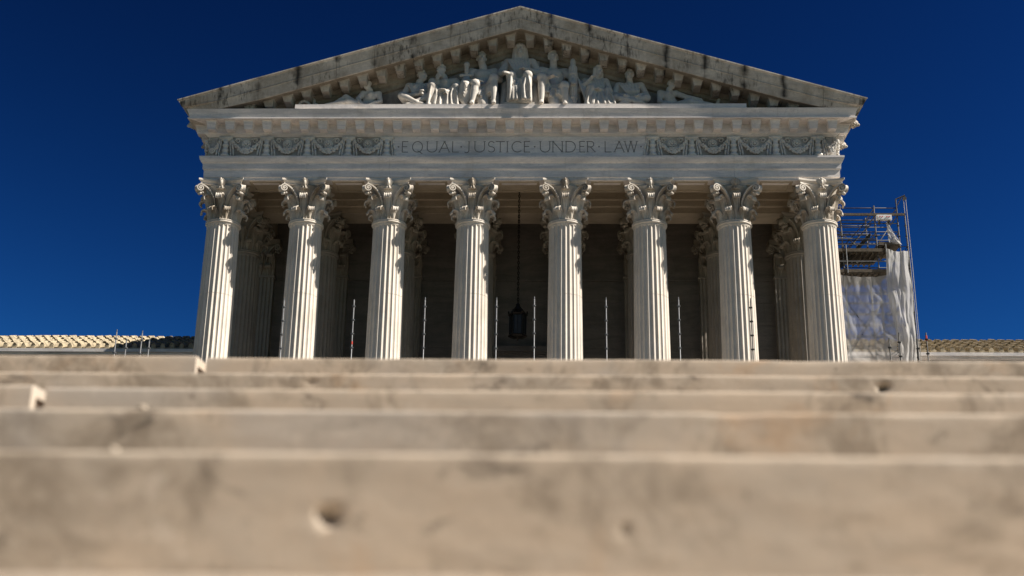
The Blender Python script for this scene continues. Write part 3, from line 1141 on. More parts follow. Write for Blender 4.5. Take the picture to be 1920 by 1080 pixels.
put('roof', rf, MAT['roofslab'], court)

# ------------------------------------------------------------------ pediment figures
DG = bpy.context.evaluated_depsgraph_get


def carve(mb, name, voxel=.026, smooth=1, mat='statue'):
    """fuse the roughed-out volumes into one continuous carved body"""
    me = mb.mesh(name, MAT[mat])
    o = bpy.data.objects.new(name, me)
    COL.objects.link(o)
    m = o.modifiers.new('r', 'REMESH')
    m.mode = 'VOXEL'
    m.voxel_size = voxel
    m2 = o.modifiers.new('s', 'SMOOTH')
    m2.iterations = smooth
    m2.factor = .5
    bpy.context.view_layer.update()
    new = bpy.data.meshes.new_from_object(o.evaluated_get(DG()))
    new.name = name
    new.materials.clear()
    new.materials.append(MAT[mat])
    new.polygons.foreach_set('use_smooth', [True] * len(new.polygons))
    bpy.data.objects.remove(o)
    bpy.data.meshes.remove(me)
    return new


def figure(S, J, head_turn=0, head_tilt=0, beard=False, hair='short', drape=True, folds=(), extra=None, chest=1.0, sash=False, robe=1.0):
    """J: joints in units of standing height; x right, -y front, z up"""
    mb = MB()
    V = lambda p: Vector(p) * S
    def cap(a, b, ra, rb): mb.capsule(V(a), V(b), ra * S, rb * S)
    pel, ch, nk = Vector(J['pelvis']), Vector(J['chest']), Vector(J['neck'])
    cap(pel, ch, .085, .088)
    ax = (ch - pel)
    q = ax.to_track_quat('Z', 'Y').to_matrix()
    mb.ell(V(ch), (.125 * S * chest, .085 * S, .115 * S), q)
    mb.ell(V(pel), (.115 * S, .09 * S, .08 * S), q)
    mb.ell(V(ch + Vector((0, -.05, .03))), (.10 * S * chest, .05 * S, .06 * S), q)     # pectorals
    cap(ch + (nk - ch) * .55, nk + Vector((0, 0, .03)), .05, .042)
    hd = Vector(J['head'])
    hr = Matrix.Rotation(head_turn, 3, 'Z') @ Matrix.Rotation(head_tilt, 3, 'X')
    hp = lambda p: V(hd + hr @ Vector(p))
    cap(nk, hd + Vector((0, 0, -.03)), .040, .040)
    mb.ell(hp((0, .005, .015)), (.049 * S, .060 * S, .062 * S), hr)
    mb.ell(hp((0, -.018, -.03)), (.038 * S, .042 * S, .048 * S), hr)
    mb.capsule(hp((0, -.056, .012)), hp((0, -.074, -.018)), .009 * S, .014 * S, 6)      # nose
    mb.capsule(hp((-.028, -.046, .022)), hp((.028, -.046, .022)), .010 * S, .010 * S, 6)    # brow
    mb.capsule(hp((-.016, -.056, -.045)), hp((.016, -.056, -.045)), .010 * S, .010 * S, 6)
    for s in (-1, 1):
        mb.ell(hp((s * .051, .008, -.005)), (.010 * S, .016 * S, .022 * S), hr, 6, 4)
    rnd = random.Random(int(S * 1000))
    if beard:
        for k in range(9):
            mb.ell(hp((rnd.uniform(-.03, .03), -.045 + rnd.uniform(-.012, .01), -.075 + rnd.uniform(-.035, .02))), (.02 * S, .02 * S, .028 * S), n=6, m=4)
    for k in range(46):
        a, e = rnd.uniform(-pi, pi), rnd.uniform(-.35, 1.45)
        if cos(a) > .1 and e < .62 + .25 * cos(a):
            continue
        p = (.050 * cos(e) * sin(a), .006 - .060 * cos(e) * cos(a), .018 + .060 * sin(e))
        mb.ell(hp(p), (.017 * S, .017 * S, .014 * S), n=6, m=4)
    if hair == 'long':
        for s in (-1, 1):
            mb.capsule(hp((s * .05, .01, .02)), hp((s * .058, .0, -.11)), .022 * S, .02 * S, 7)
    if hair == 'crown':
        for k in range(14):
            a = 2 * pi * k / 14
            mb.ell(hp((.052 * sin(a), .006 + .062 * cos(a), .045)), (.014 * S, .014 * S, .016 * S), hr, 6, 4)
        for s in (-1, 1):
            for q in range(3):
                mb.capsule(hp((s * (.045 + .008 * q), .012 * q, .03)), hp((s * (.055 + .012 * q), .01 * q, -.13 + .01 * q)), .018 * S, .016 * S, 7)
    for s, k in ((-1, 'L'), (1, 'R')):
        sh, el, ha = (Vector(J[n + k]) for n in ('sh', 'el', 'ha'))
        cap(ch + (sh - ch) * .45 + Vector((0, 0, .02)), sh, .06, .055)
        cap(sh, el, .052, .040)
        cap(el, ha, .040, .026)
        d = (ha - el).normalized()
        side = d.cross(Vector((0, 0, 1)))
        side = side.normalized() if side.length > .1 else Vector((1, 0, 0))
        mb.ell(V(ha + d * .025), (.024 * S, .024 * S, .022 * S))
        for f in range(4):
            off = side * (.012 * (f - 1.5))
            L = (.040, .048, .046, .036)[f]
            mid = ha + d * (.040 + L * .4) + off * 1.3 + Vector((0, 0, .004))
            cap(ha + d * .035 + off, mid, .0095, .009)
            cap(mid, ha + d * (.038 + L * .75) + off * 1.3 + Vector((0, 0, -.014)), .009, .008)
        cap(ha + d * .01 + side * .02, ha + d * .045 + side * .036, .010, .009)
        hp_, kn, an = (Vector(J[n + k]) for n in ('hip', 'kn', 'an'))
        cap(hp_, kn, .078, .056)
        mb.ell(V(kn), (.052 * S, .054 * S, .055 * S))
        cap(kn + (an - kn) * .05, kn + (an - kn) * .40, .043, .043)
        cap(kn + (an - kn) * .40, an, .042, .026)
        ft = Vector(J.get('ft' + k, (an.x, an.y - .055, an.z - .025)))
        cap(an + Vector((0, 0, -.012)), ft, .028, .022)
        for t in range(3):
            cap(ft + Vector(((t - 1) * .014, 0, 0)), ft + (ft - an).normalized() * .02 + Vector(((t - 1) * .016, 0, -.006)), .012, .009)
    if drape:
        # cloth across the lap and hanging folds between and outside the shins
        kl, kr, al, ar = (Vector(J[n]) for n in ('knL', 'knR', 'anL', 'anR'))
        def hang(t, dy):
            top = kl * (1 - t) + kr * t + Vector((0, .03 + .06 * 4 * t * (1 - t) * (1 - t) + dy, .02 - .07 * 4 * t * (1 - t)))
            bt = al * (1 - t) + ar * t
            bt = Vector((bt.x * 1.12, bt.y + dy, max(.012, bt.z - .03)))
            return top, top + (bt - top) * (robe + (.10 * sin(t * 17) if robe < 1 else 0))
        for i in range(9):
            a, b = hang(i / 8, .03 if robe < 1 else -.022)
            cap(a, b, .034, .036)
            cap(pel + Vector(((i / 8 - .5) * .2, -.05, .035)), a, .05, .034)
        for i in range(8):
            t = (i + .25 * sin(i * 2.3)) / 7
            a, b = hang(t, -.018 if robe < 1 else -.066)
            sw = Vector((.03 * sin(i * 1.9), -.012, 0))
            m_ = (a + b) / 2 + sw
            cap(a, m_, .008, .0125)
            cap(m_, b + sw * .8, .0125, .014)
        for hq, kq in ((Vector(J['hipL']), kl), (Vector(J['hipR']), kr)):
            for q in range(3):
                o_ = Vector(((q - 1) * .035, -.02, .062 - .012 * abs(q - 1)))
                cap(hq + o_ + Vector((0, -.03, .01)), kq + o_ * .75, .012, .010)
    for (a, b, ra, rb) in folds:
        cap(a, b, ra, rb)
    if extra:
        extra(mb, S)
    if sash:
        sl, sr = Vector(J['shL']), Vector(J['shR'])
        for i in range(7):
            t = i / 6
            a = sl * (1 - t * .9) + sr * t * .9 + Vector((0, -.065 - .02 * sin(pi * t), .01 - .02 * t))
            b = pel + Vector((.10 - .10 * (1 - t), -.085, .05 + .02 * t))
            m_ = (a + b) / 2 + Vector((0, -.035, -.01))
            cap(a, m_ + Vector((0, -.022, 0)), .013, .012)
            cap(m_ + Vector((0, -.022, 0)), b, .012, .011)
    mb.v = [(x, y * .82, z) for x, y, z in mb.v]
    return mb


def seat(seat_h, kl, kr, al, ar, ell, hal, elr, har, lean=0, head=None, sh_w=.125, twist=0, up=1.0):
    J = {'pelvis': (0, .06, seat_h), 'chest': (lean * .7, .055, seat_h + .21 * up), 'neck': (lean, .05, seat_h + .325 * up),
         'head': head or (lean, .03, seat_h + .425 * up),
         'shL': (lean - sh_w, .05 + twist, seat_h + .285 * up), 'shR': (lean + sh_w, .05 - twist, seat_h + .285 * up),
         'hipL': (-.06, .03, seat_h), 'hipR': (.06, .03, seat_h), 'knL': kl, 'knR': kr, 'anL': al, 'anR': ar,
         'elL': ell, 'haL': hal, 'elR': elr, 'haR': har}
    return J


def statue(x, mesh, label, y=YF + .06, z=22.02, rz=0):
    o = place('statue', mesh, None, (x, y, z), rz)
    tag(o, label, 'statue', 'carved figures in the pediment')
    return o


# middle: enthroned figure
def ex7(mb, S):
    mb.box(-.17 * S, .17 * S, .02 * S, .24 * S, .0, .28 * S)
    for s in (-1, 1):
        mb.box(s * .19 * S - .012 * S, s * .19 * S + .012 * S, .14 * S, .18 * S, 0, .66 * S)
    for i in range(6):
        a = -.10 + i * .04
        mb.capsule(Vector((a, -.02, .60)) * S, Vector((a * .5 + .03, -.03, .40)) * S, .012 * S, .012 * S, 6)


J = seat(.30, (-.085, -.17, .345), (.09, -.20, .335), (-.085, -.17, .075), (.09, -.21, .075), (-.20, -.02, .43), (-.15, -.17, .38), (.20, .0, .44), (.06, -.15, .43))
f7 = figure(4.0, J, 0, .0, hair='crown', extra=ex7, sash=True, folds=[((-.14, .0, .30), (-.16, -.10, .04), .05, .04), ((.15, .0, .30), (.17, -.12, .03), .05, .045)])
S7 = statue(-.02, carve(f7, 'statue'), 'robed figure enthroned at the middle of the pediment, the tallest carving')
thr = put('footstool', MB().box(-.62, .62, YF - .65, YF + .1, 22.021, 22.12).box(-.52, .52, YF - .62, YF + .1, 22.121, 22.22), MAT['statue'], S7)
# left and right guards beside the throne
J = seat(.20, (-.07, -.17, .26), (.125, -.15, .33), (-.10, -.19, .04), (.13, -.20, .04), (-.20, -.03, .33), (-.05, -.13, .31), (.18, -.02, .37), (.13, -.12, .37), head=(-.02, .02, .64))
f6 = figure(3.9, J, .12, 0, robe=.45, folds=[((-.05, .0, .24), (.10, -.08, .28), .07, .05), ((0, -.03, .2), (.02, -.15, .02), .08, .06), ((-.09, .0, .2), (-.12, -.05, .02), .08, .07), ((.1, .0, .2), (.13, -.05, .02), .08, .07)])
statue(-1.56, carve(f6, 'statue'), 'seated bare-chested guard left of the throne, forearm across his raised knee')
J = seat(.20, (-.12, -.17, .33), (.115, -.15, .24), (-.125, -.20, .04), (.12, -.17, .04), (-.19, -.04, .36), (-.02, -.17, .34), (.20, .0, .40), (.21, -.10, .32), head=(-.0, .02, .64), twist=-.02)
f8 = figure(3.95, J, .25, 0, robe=.45, folds=[((-.05, .0, .24), (.10, -.08, .24), .07, .06), ((0, -.03, .2), (.02, -.12, .02), .08, .06), ((.1, .0, .18), (.15, -.08, .02), .09, .08)])
statue(1.38, carve(f8, 'statue'), 'seated guard right of the throne, reaching towards the bundle of rods')


# rods and axe bundle
def fasces():
    mb = MB()
    for k in range(10):
        a = 2 * pi * k / 10
        mb.capsule((.135 * cos(a), .135 * sin(a), .06), (.135 * cos(a), .135 * sin(a), 1.92), .05, .05, 8)
    for z in (.45, 1.0, 1.55):
        mb.lathe([(.17, z), (.20, z + .02), (.20, z + .10), (.17, z + .12)], 20)
    mb.lathe([(.2, 0), (.22, .05), (.18, .12)], 20)
    mb.lathe([(.14, 1.9), (.12, 2.0), (.115, 2.2), (.08, 2.32), (.02, 2.36)], 14)
    return mb


o = place('rod_bundle', fasces().mesh('rod_bundle', MAT['statue'], True), None, (2.19, YF - .12, 22.02))
tag(o, 'tall bound bundle of stone rods standing right of the throne', 'rod bundle')


# shield and sword at the left
def shield():
    mb = MB()
    n, m = 16, 12
    for j in range(m + 1):
        v = j / m
        wv = .27 * (sin(pi * min(.5, .18 + v * .5)) if v < .62 else (1 - ((v - .62) / .38) ** 1.6) * .97) + .012
        for i in range(n + 1):
            u = -1 + 2 * i / n
            mb.v.append((u * wv, -.09 * (1 - u * u) + .10 * v - .05, 1.08 - v * 1.06))
    for j in range(m):
        for i in range(n):
            a = j * (n + 1) + i
            mb.f.append((a, a + n + 1, a + n + 2, a + 1))
    N = len(mb.v)
    mb.v += [(x, y + .07, z) for x, y, z in mb.v]
    mb.f += [tuple(N + i for i in reversed(q)) for q in list(mb.f)]
    for i in range(n):
        mb.f.append((i, i + 1, N + i + 1, N + i))
        a = m * (n + 1) + i
        mb.f.append((a + 1, a, N + a, N + a + 1))
    for j in range(m):
        a = j * (n + 1)
        mb.f.append((a, N + a, N + a + n + 1, a + n + 1))
        a += n
        mb.f.append((a, a + n + 1, N + a + n + 1, N + a))
    return mb


me = shield().mesh('shield', MAT['statue'], True)
o = place('shield', me, None, (-2.25, YF - .50, 22.02))
tag(o, 'pale pointed stone shield leaning between two seated carvings', 'shield')
bo = MB()
bo.path([Vector((.02, -.155, .95)), Vector((.08, -.16, .72)), Vector((-.06, -.13, .52)), Vector((-.02, -.11, .35))], .025, 6)
bo.ell((-.04, -.13, .55), (.07, .04, .09), n=8, m=6)
b2 = place('boss', bo.mesh('boss', MAT['statue'], True), o, (-2.25, YF - .50, 22.02))
sw = MB()
sw.box(-.13, .13, -.05, .05, 0, 1.55, -.02)
sw.capsule((-.24, 0, 1.6), (.24, 0, 1.6), .065, .065)
sw.capsule((0, 0, 1.6), (0, 0, 2.0), .075, .09)
sw.ell((0, 0, 2.1), (.13, .1, .13))
for k in range(4):
    sw.lathe([(.08, 1.7 + .08 * k), (.105, 1.73 + .08 * k), (.08, 1.76 + .08 * k)], 12)
o = place('sword', sw.mesh('sword', MAT['statue'], True), None, (-2.23, YF - .10, 22.02))
tag(o, 'upright stone sword hilt rising behind the shield', 'sword')

# old man with cloth over his knees, left
J = seat(.16, (-.15, -.15, .29), (.14, -.15, .27), (-.16, -.17, .04), (.14, -.17, .04), (-.20, -.04, .26), (-.02, -.17, .22), (.22, -.03, .27), (.06, -.17, .20), head=(-.055, -.0, .555), up=.93, lean=-.02, sh_w=.14)
f4 = figure(3.45, J, -.6, .12, beard=True, chest=1.1)
statue(-3.12, carve(f4, 'statue'), 'bearded seated carving with cloth folds hanging from wide-set knees')
# young man looking right
J = seat(.10, (-.17, -.14, .17), (.17, -.14, .16), (.03, -.21, .05), (-.02, -.19, .05), (-.17, .0, .22), (.05, -.15, .19), (.16, .0, .22), (.10, -.15, .22), head=(.06, .03, .515), lean=.02, up=.97)
J['ftL'] = (.10, -.22, .03); J['ftR'] = (-.10, -.2, .03)
f3 = figure(3.3, J, .9, .0, drape=False, sash=True, folds=[((-.1, .0, .1), (-.12, -.1, .03), .07, .05), ((.1, 0, .1), (.12, -.1, .03), .07, .05)])
statue(-4.30, carve(f3, 'statue'), 'cross-legged carving in profile looking right, third figure from the left end')


# reclining figure, left
def recl(sg):
    J = {'pelvis': (0, .06, .09), 'chest': (sg * .10, .06, .26), 'neck': (sg * .085, .05, .375), 'head': (sg * .045, .02, .465),
         'shL': (sg * .10 - .12, .04, .33), 'shR': (sg * .10 + .12, .06, .33),
         'hipL': (-.04, .05, .085), 'hipR': (.03, .0, .085)}
    if sg > 0:
        J.update({'knL': (-.27, -.06, .225), 'anL': (-.50, -.12, .055), 'knR': (-.22, -.19, .10), 'anR': (-.55, -.20, .045), 'ftL': (-.60, -.13, .03), 'ftR': (-.64, -.21, .03),
                  'elL': (-.08, -.06, .20), 'haL': (-.02, -.17, .10), 'elR': (.26, .0, .18), 'haR': (.14, -.15, .09)})
    else:
        J.update({'knR': (.28, -.04, .18), 'anR': (.52, -.08, .06), 'knL': (.22, -.18, .09), 'anL': (.54, -.18, .045), 'ftR': (.62, -.08, .03), 'ftL': (.63, -.19, .03),
                  'elR': (.16, -.02, .24), 'haR': (.34, -.06, .19), 'elL': (-.24, .0, .17), 'haL': (-.10, -.15, .07)})
    return J


f2 = figure(2.7, recl(1), -.8, .25, drape=False, folds=[((-.02, .0, .07), (-.18, -.1, .04), .07, .05), ((.1, .04, .14), (.2, -.1, .04), .08, .06), ((-.1, -.12, .1), (.1, -.15, .05), .03, .03)])
statue(-6.50, carve(f2, 'statue'), 'reclining carving at the left with legs stretched towards the corner')
# woman with a scroll, right
J = seat(.15, (-.06, -.17, .25), (.15, -.13, .23), (-.10, -.18, .04), (.19, -.18, .04), (-.19, .0, .30), (-.06, -.10, .40), (.18, -.02, .24), (.05, -.15, .24), head=(.04, .02, .555), up=.95, lean=.0)


def ex10(mb, S):
    mb.capsule(Vector((-.22, .06, .02)) * S, Vector((-.25, .05, .48)) * S, .06 * S, .05 * S)
    for k in range(5):
        mb.capsule(Vector((-.22 + .02 * k, -.02, .45 - .03 * k)) * S, Vector((-.10 + .05 * k, -.15, .05)) * S, .016 * S, .018 * S, 6)
    mb.ell(Vector((.26, .1, .30)) * S, (.06 * S, .05 * S, .09 * S))
    mb.capsule(Vector((.22, .1, .05)) * S, Vector((.26, .1, .26)) * S, .09 * S, .06 * S)


f10 = figure(3.4, J, .5, .1, hair='long', extra=ex10, sash=True)
statue(3.12, carve(f10, 'statue'), 'robed seated carving right of the rod bundle, one hand raised to the chin')
J = seat(.10, (-.19, -.14, .13), (.19, -.14, .13), (.04, -.22, .06), (-.03, -.19, .06), (-.20, -.01, .22), (-.08, -.16, .16), (.20, -.01, .22), (.10, -.16, .16), head=(-.005, .02, .505), up=.95, sh_w=.135)
J['ftL'] = (.13, -.22, .04); J['ftR'] = (-.12, -.2, .04)
f11 = figure(3.35, J, -.35, .05, drape=False, chest=1.15, sash=True, folds=[((-.16, -.16, .12), (.16, -.16, .12), .03, .03), ((-.12, .0, .1), (-.12, -.1, .03), .07, .05), ((.12, 0, .1), (.12, -.1, .03), .07, .05)])
statue(4.55, carve(f11, 'statue'), 'tunic-clad carving seated cross-legged facing forward with a tablet')
f12 = figure(2.7, recl(-1), .8, .25, drape=False, folds=[((.02, .0, .07), (.18, -.1, .04), .07, .05), ((-.1, .04, .14), (-.2, -.1, .04), .08, .06), ((.0, -.15, .04), (.35, -.15, .03), .035, .025)])
statue(6.40, carve(f12, 'statue'), 'reclining carving at the right studying a scroll, legs towards the corner')
# end ornaments: an overturned urn and a curled wreath
ur = MB()
ur.lathe([(.05, 0), (.14, .05), (.20, .18), (.21, .3), (.15, .42), (.09, .47), (.13, .52), (.10, .54)], 18)
rot = Matrix.Rotation(1.15, 3, 'Y')
ur.v = [tuple(rot @ Vector(p)) for p in ur.v]
ur.ell((.1, 0, .1), (.3, .2, .12), n=12, m=6)
ur.ell((-.25, .05, .16), (.16, .14, .2), n=12, m=6)
ur.ell((.55, .0, .12), (.22, .15, .10), n=10, m=6)
ur.capsule((-.3, .1, .1), (-.12, .1, .62), .12, .07)
ur.v = [(x, y, z + .04) for x, y, z in ur.v]
o = place('carved_urn', carve(ur, 'carved_urn', .03), None, (8.35, YF + .2, 22.02))
tag(o, 'overturned carved urn and cloth at the right end of the figures', 'urn')
wr = MB()
n = 16
for k in range(n):
    a = 2 * pi * k / n
    wr.ell((.24 * cos(a), -.1 + .05 * sin(3 * a), .24 + .19 * sin(a)), (.075, .09, .07), n=7, m=5)
wr.ell((.45, .02, .22), (.16, .14, .22), n=10, m=6)
wr.capsule((.4, .08, .1), (.36, .08, .62), .13, .06)
wr.ell((.15, .1, .12), (.4, .15, .12), n=10, m=6)
wr.v = [(x, y, max(z, 0)) for x, y, z in wr.v]
o = place('carved_wreath', carve(wr, 'carved_wreath', .028), None, (-8.95, YF + .05, 22.02))
tag(o, 'small curled carved wreath at the left end of the figures', 'wreath')

# ------------------------------------------------------------------ lantern hanging in the portico
LXc, LYc = -.05, 47.2
lan = place('lantern', None, None, (LXc, LYc, 12.9))
tag(lan, 'dark bronze lantern hanging on a long chain in the middle bay', 'lantern')
ch = MB()
z = 14.55
i = 0
while z < 20.2:
    n = 8
    pts = []
    for k in range(n + 1):
        a = 2 * pi * k / n
        pts.append(Vector((LXc + (.035 * cos(a) if i % 2 else 0), LYc + (0 if i % 2 else .035 * cos(a)), z + .075 * sin(a))))
    ch.path(pts, .018, 4)
    z += .115
    i += 1
put('chain', ch, MAT['bronze'], lan)
NB = 6
fr_ = MB()
for k in range(NB):
    a, b_ = 2 * pi * k / NB, 2 * pi * (k + 1) / NB
    p = lambda ang, r, zz: (LXc + r * cos(ang), LYc + r * sin(ang), zz)
    fr_.tube(p(a, .33, 13.05), p(a, .33, 13.98), .028, 6)
    fr_.tube(p(a, .37, 14.0), p(b_, .37, 14.0), .045, 6)
    fr_.tube(p(a, .35, 13.1), p(b_, .35, 13.1), .05, 6)
    fr_.tube(p((a + b_) / 2, .29, 13.1), p((a + b_) / 2, .29, 13.95), .012, 5)
    fr_.ell(p(a, .38, 14.09), (.035, .035, .08), n=7, m=5)
    fr_.tube(p(a, .33, 14.03), p(a, .09, 14.33), .022, 5)
put('frame', fr_, MAT['bronze'], lan)
cr = MB().lathe([(.36, 14.0), (.30, 14.06), (.17, 14.17), (.12, 14.28), (.14, 14.32), (.08, 14.37), (.10, 14.43), (.05, 14.48), (.03, 14.58)], 18, (LXc, LYc, 0))
put('crown', cr, MAT['bronze'], lan, True)
cr = MB().lathe([(.02, 12.9), (.05, 12.93), (.03, 12.97), (.12, 13.0), (.26, 13.05), (.35, 13.09), (.2, 13.12)], 18, (LXc, LYc, 0))
put('finial', cr, MAT['bronze'], lan, True)
for k in range(NB):
    a, b_ = 2 * pi * k / NB, 2 * pi * (k + 1) / NB
    q = [(LXc + .30 * cos(t), LYc + .30 * sin(t), zz) for t, zz in ((a, 13.14), (b_, 13.14), (b_, 13.95), (a, 13.95))]
    c = Vector((LXc, LYc, 0))
    q2 = [(x * .98 + LXc * .02, y * .98 + LYc * .02, zz) for x, y, zz in q]
    put('pane', MB().add(q + q2, [(0, 1, 2, 3), (7, 6, 5, 4), (0, 4, 5, 1), (1, 5, 6, 2), (2, 6, 7, 3), (3, 7, 4, 0)]), MAT['glass'], lan)

# ------------------------------------------------------------------ scaffold poles standing on the main steps
def step_z(y):
    return .724 + (ZB - .724) * min(NS, max(0, int((y - 30.0) / .4) + 1)) / NS


RO_M = MB()
RO_M.lathe([(.026, -.012), (.062, -.006), (.062, .006), (.026, .012)], 10)
for k in range(4):
    a = k * pi / 2 + .4
    RO_M.box(.045 * cos(a) - .018, .045 * cos(a) + .018, .045 * sin(a) - .018, .045 * sin(a) + .018, -.02, .02)
ROSM = {m: None for m in ('steel', 'dull_steel')}
for m in ROSM: ROSM[m] = RO_M.mesh('rosette_collar', MAT[m])
POLES = [(-8.07, 12.36, 'steel', 'silver pole of the long row in front of the second column from the left'),
         (-5.60, 12.40, 'steel', 'silver pole with a red tag, left of the third column'),
         (-3.10, 12.40, 'steel', 'silver pole in the dark bay between third and fourth columns'),
         (-.59, 12.40, 'steel', 'silver pole just left of the hanging lantern'),
         (.73, 12.44, 'steel', 'silver pole just right of the hanging lantern'),
         (3.23, 12.41, 'steel', 'silver pole in the dark bay between fifth and sixth columns'),
         (5.75, 12.44, 'steel', 'silver pole right of the sixth column'),
         (8.24, 12.40, 'dull_steel', 'dark pole against the sunlit seventh column'),
         (-13.90, 11.18, 'steel', 'leftmost tall pole against the bright left roof'),
         (-12.99, 11.14, 'steel', 'second tall pole against the left roof, nearer the first column'),
         (-13.52, 10.85, 'steel', 'shorter pole between the two tall poles at the left roof'),
         (-12.71, 10.85, 'steel', 'shorter pole nearest the first column, before the shaded roof'),
         (12.90, 10.99, 'dull_steel', 'dark short pole in front of the white sheeting, leftmost there'),
         (13.24, 11.18, 'dull_steel', 'taller dark pole in front of the right edge of the sheeting'),
         (13.85, 10.96, 'dull_steel', 'dark short pole just right of the sheeting, before the right roof'),
         (14.17, 11.28, 'dull_steel', 'rightmost dark pole before the right roof, with a reddish band')]
YP = 40.0
for x, top, mt, lab in POLES:
    zb = step_z(YP)
    o = place('scaffold_pole', None, None, (x, YP, zb))
    tag(o, lab, 'pole', 'scaffold poles standing on the main steps')
    put('tube', MB().tube((x, YP, zb), (x, YP, top), .023, 10), MAT[mt], o, True)
    put('base_plate', MB().box(x - .08, x + .08, YP - .08, YP + .08, zb, zb + .012), MAT[mt], o)
    z = top - .24
    while z > zb + .3:
        place('rosette_collar', ROSM[mt], o, (x, YP, z))
        z -= .5
    if 'red' in lab:
        put('red_tag', MB().tube((x, YP, top - (1.62 if x < 0 else .28)), (x, YP, top - (1.52 if x < 0 else .10)), .034, 8), MAT['red'], o)
    else:
        put('pin', MB().tube((x, YP, top), (x, YP, top + .10), .018, 8), MAT[mt], o)

# ------------------------------------------------------------------ low wings with marble tile roofs
YE, YR, ZE, ZR = 58.0, 62.0, 15.33, 16.9
CS = .475
ang = atan2(ZR - ZE, YR - YE)
SLN = hypot(ZR - ZE, YR - YE)
NR = 5
RL = SLN / NR
tile = MB()
n = 8
vs = []
for (yy, r, lift) in ((-.05, .125, .05), (RL * 1.0, .105, .0)):
    for rr in (r, r - .03):
        for i in range(n + 1):
            a = pi * i / n
            vs.append((rr * cos(a), yy, rr * sin(a) * 1.75 + lift))
k = n + 1
fs = []
for i in range(n):
    fs += [(i, i + 1, 2 * k + i + 1, 2 * k + i), (k + i, 3 * k + i, 3 * k + i + 1, k + i + 1), (i, k + i, k + i + 1, i + 1), (2 * k + i, 2 * k + i + 1, 3 * k + i + 1, 3 * k + i)]
fs += [(0, 2 * k, 3 * k, k), (n, k + n, 3 * k + n, 2 * k + n)]
tile.add(vs, fs)
cover = tile.mesh('cover_tile', MAT['tile'])
fix(cover)
pan = MB().box(-CS / 2 + .01, CS / 2 - .01, -.04, RL, .0, .045)
pan.v = [(x, y, z + .05 * (1 - (y + .04) / RL)) for x, y, z in pan.v]
pan = pan.mesh('pan_tile', MAT['tile'])
end = MB().lathe([(.01, 0), (.12, .0), (.135, .03), (.12, .06), (.01, .065)], 12)
end.v = [(x, -z - .05, y * 1.2 + .06) for x, y, z in end.v]
end = end.mesh('tile_end', MAT['tile'])


def wing(s, label):
    x0, x1 = s * 12.9, s * 30.5
    o = place('wing_building', None, None, (s * 22, YE, ZB))
    tag(o, label, 'building')
    a, b_ = min(x0, x1), max(x0, x1)
    put('wall', MB().box(a, b_, YE + .3, YE + 12, .5, ZE - .32), MAT['marble'], o)
    put('cornice', MB().box(a, b_, YE - .15, YE + .3, ZE - .30, ZE - .22).box(a, b_, YE - .30, YE + .3, ZE - .219, ZE - .05), MAT['marble'], o)
    # roof body; its tiles are pieces of it
    body = MB().add([(a, YE - .1, ZE - .06), (b_, YE - .1, ZE - .06), (b_, YR, ZR - .02), (a, YR, ZR - .02), (a, YR + 4, ZE), (b_, YR + 4, ZE), (a, YE - .1, ZE - .2), (b_, YE - .1, ZE - .2)],
                    [(0, 1, 2, 3), (3, 2, 5, 4), (6, 7, 1, 0), (4, 5, 7, 6)])
    rf = put('roof', body, MAT['roofslab'], o)
    put('ridge_cap', MB().box(a, b_, YR - .02, YR + .25, ZR - .02, ZR + .07), MAT['tile'], rf)
    nc = int((b_ - a) / CS)
    for c in range(nc):
        x = s * (13.3 + CS * c)
        for r in range(NR):
            t = r * RL
            p = (x, YE + t * cos(ang), ZE + t * sin(ang))
            q = place('cover_tile', cover, rf, (p[0] + CS / 2 + random.uniform(-.022, .022), p[1] + random.uniform(-.03, .03), p[2] + .05 + random.uniform(-.015, .015)))
            q.rotation_euler = (ang + random.uniform(-.02, .02), 0, random.uniform(-.04, .04))
            if (r < NR):
                q = place('pan_tile', pan, rf, p)
                q.rotation_euler = (ang + random.uniform(-.004, .004), 0, 0)
        q = place('tile_end', end, rf, (x + CS / 2, YE, ZE + .02))
        # raised end piece over the ridge
        q = place('ridge_tile', cover, rf, (x + CS / 2, YR - .30 * RL, ZR - .11))
        q.rotation_euler = (ang * .35, 0, 0)
        q.scale = (1.0, .55, 1.0)
    return o


wing(-1, 'low left wing with a sunlit marble tile roof, partly shaded')
wing(1, 'low right wing with a dull brown tile roof beyond the scaffold')

# ------------------------------------------------------------------ scaffold tower on the right
scf = place('scaffold_tower', None, None, (15.5, 50.7, ZB))
tag(scf, 'steel tube scaffold tower with plank decks beside the right-hand columns', 'scaffold')
YA, YB_ = 50.0, 51.5
SX = [14.12, 15.62, 16.62, 16.95]


def part(name, mb, mt='dull_steel'):
    return put(name, mb, MAT[mt], scf, name in ('standard', 'ledger', 'brace'))


for y in (YA, YB_):
    for i, x in enumerate(SX):
        top = (19.95, 19.95, 19.95, 19.6)[i]
        if y == YB_ and i == 3: continue
        o = part('standard', MB().tube((x, y, .73), (x, y, top), .030, 8))
        z = 13.0
        while z < top - .1:
            place('rosette_collar', ROSM['dull_steel'], o, (x, y, z))
            z += .5
    for z in (19.85, 19.5, 19.12, 18.72, 18.32, 17.36, 17.05, 13.4, 13.9, 14.4, 14.9, 15.4, 15.9, 16.3):
        part('ledger', MB().tube((13.3, y + .03, z), (16.64 if z > 17 else 16.95, y + .03, z), .024, 8))
    part('brace', MB().tube((14.12, y - .035, 13.2), (15.62, y - .035, 15.4), .022, 8))
    part('brace', MB().tube((15.62, y - .035, 13.2), (14.12, y - .035, 15.4), .022, 8))
    part('brace', MB().tube((15.62, y + .045, 15.4), (14.12, y + .045, 17.2), .022, 8))
for x in SX[:3]:
    for z in (19.85, 19.5, 18.72, 17.8, 16.8, 15.4, 14.4):
        part('transom', MB().tube((x + .03, YA, z), (x + .03, YB_, z), .024, 8))
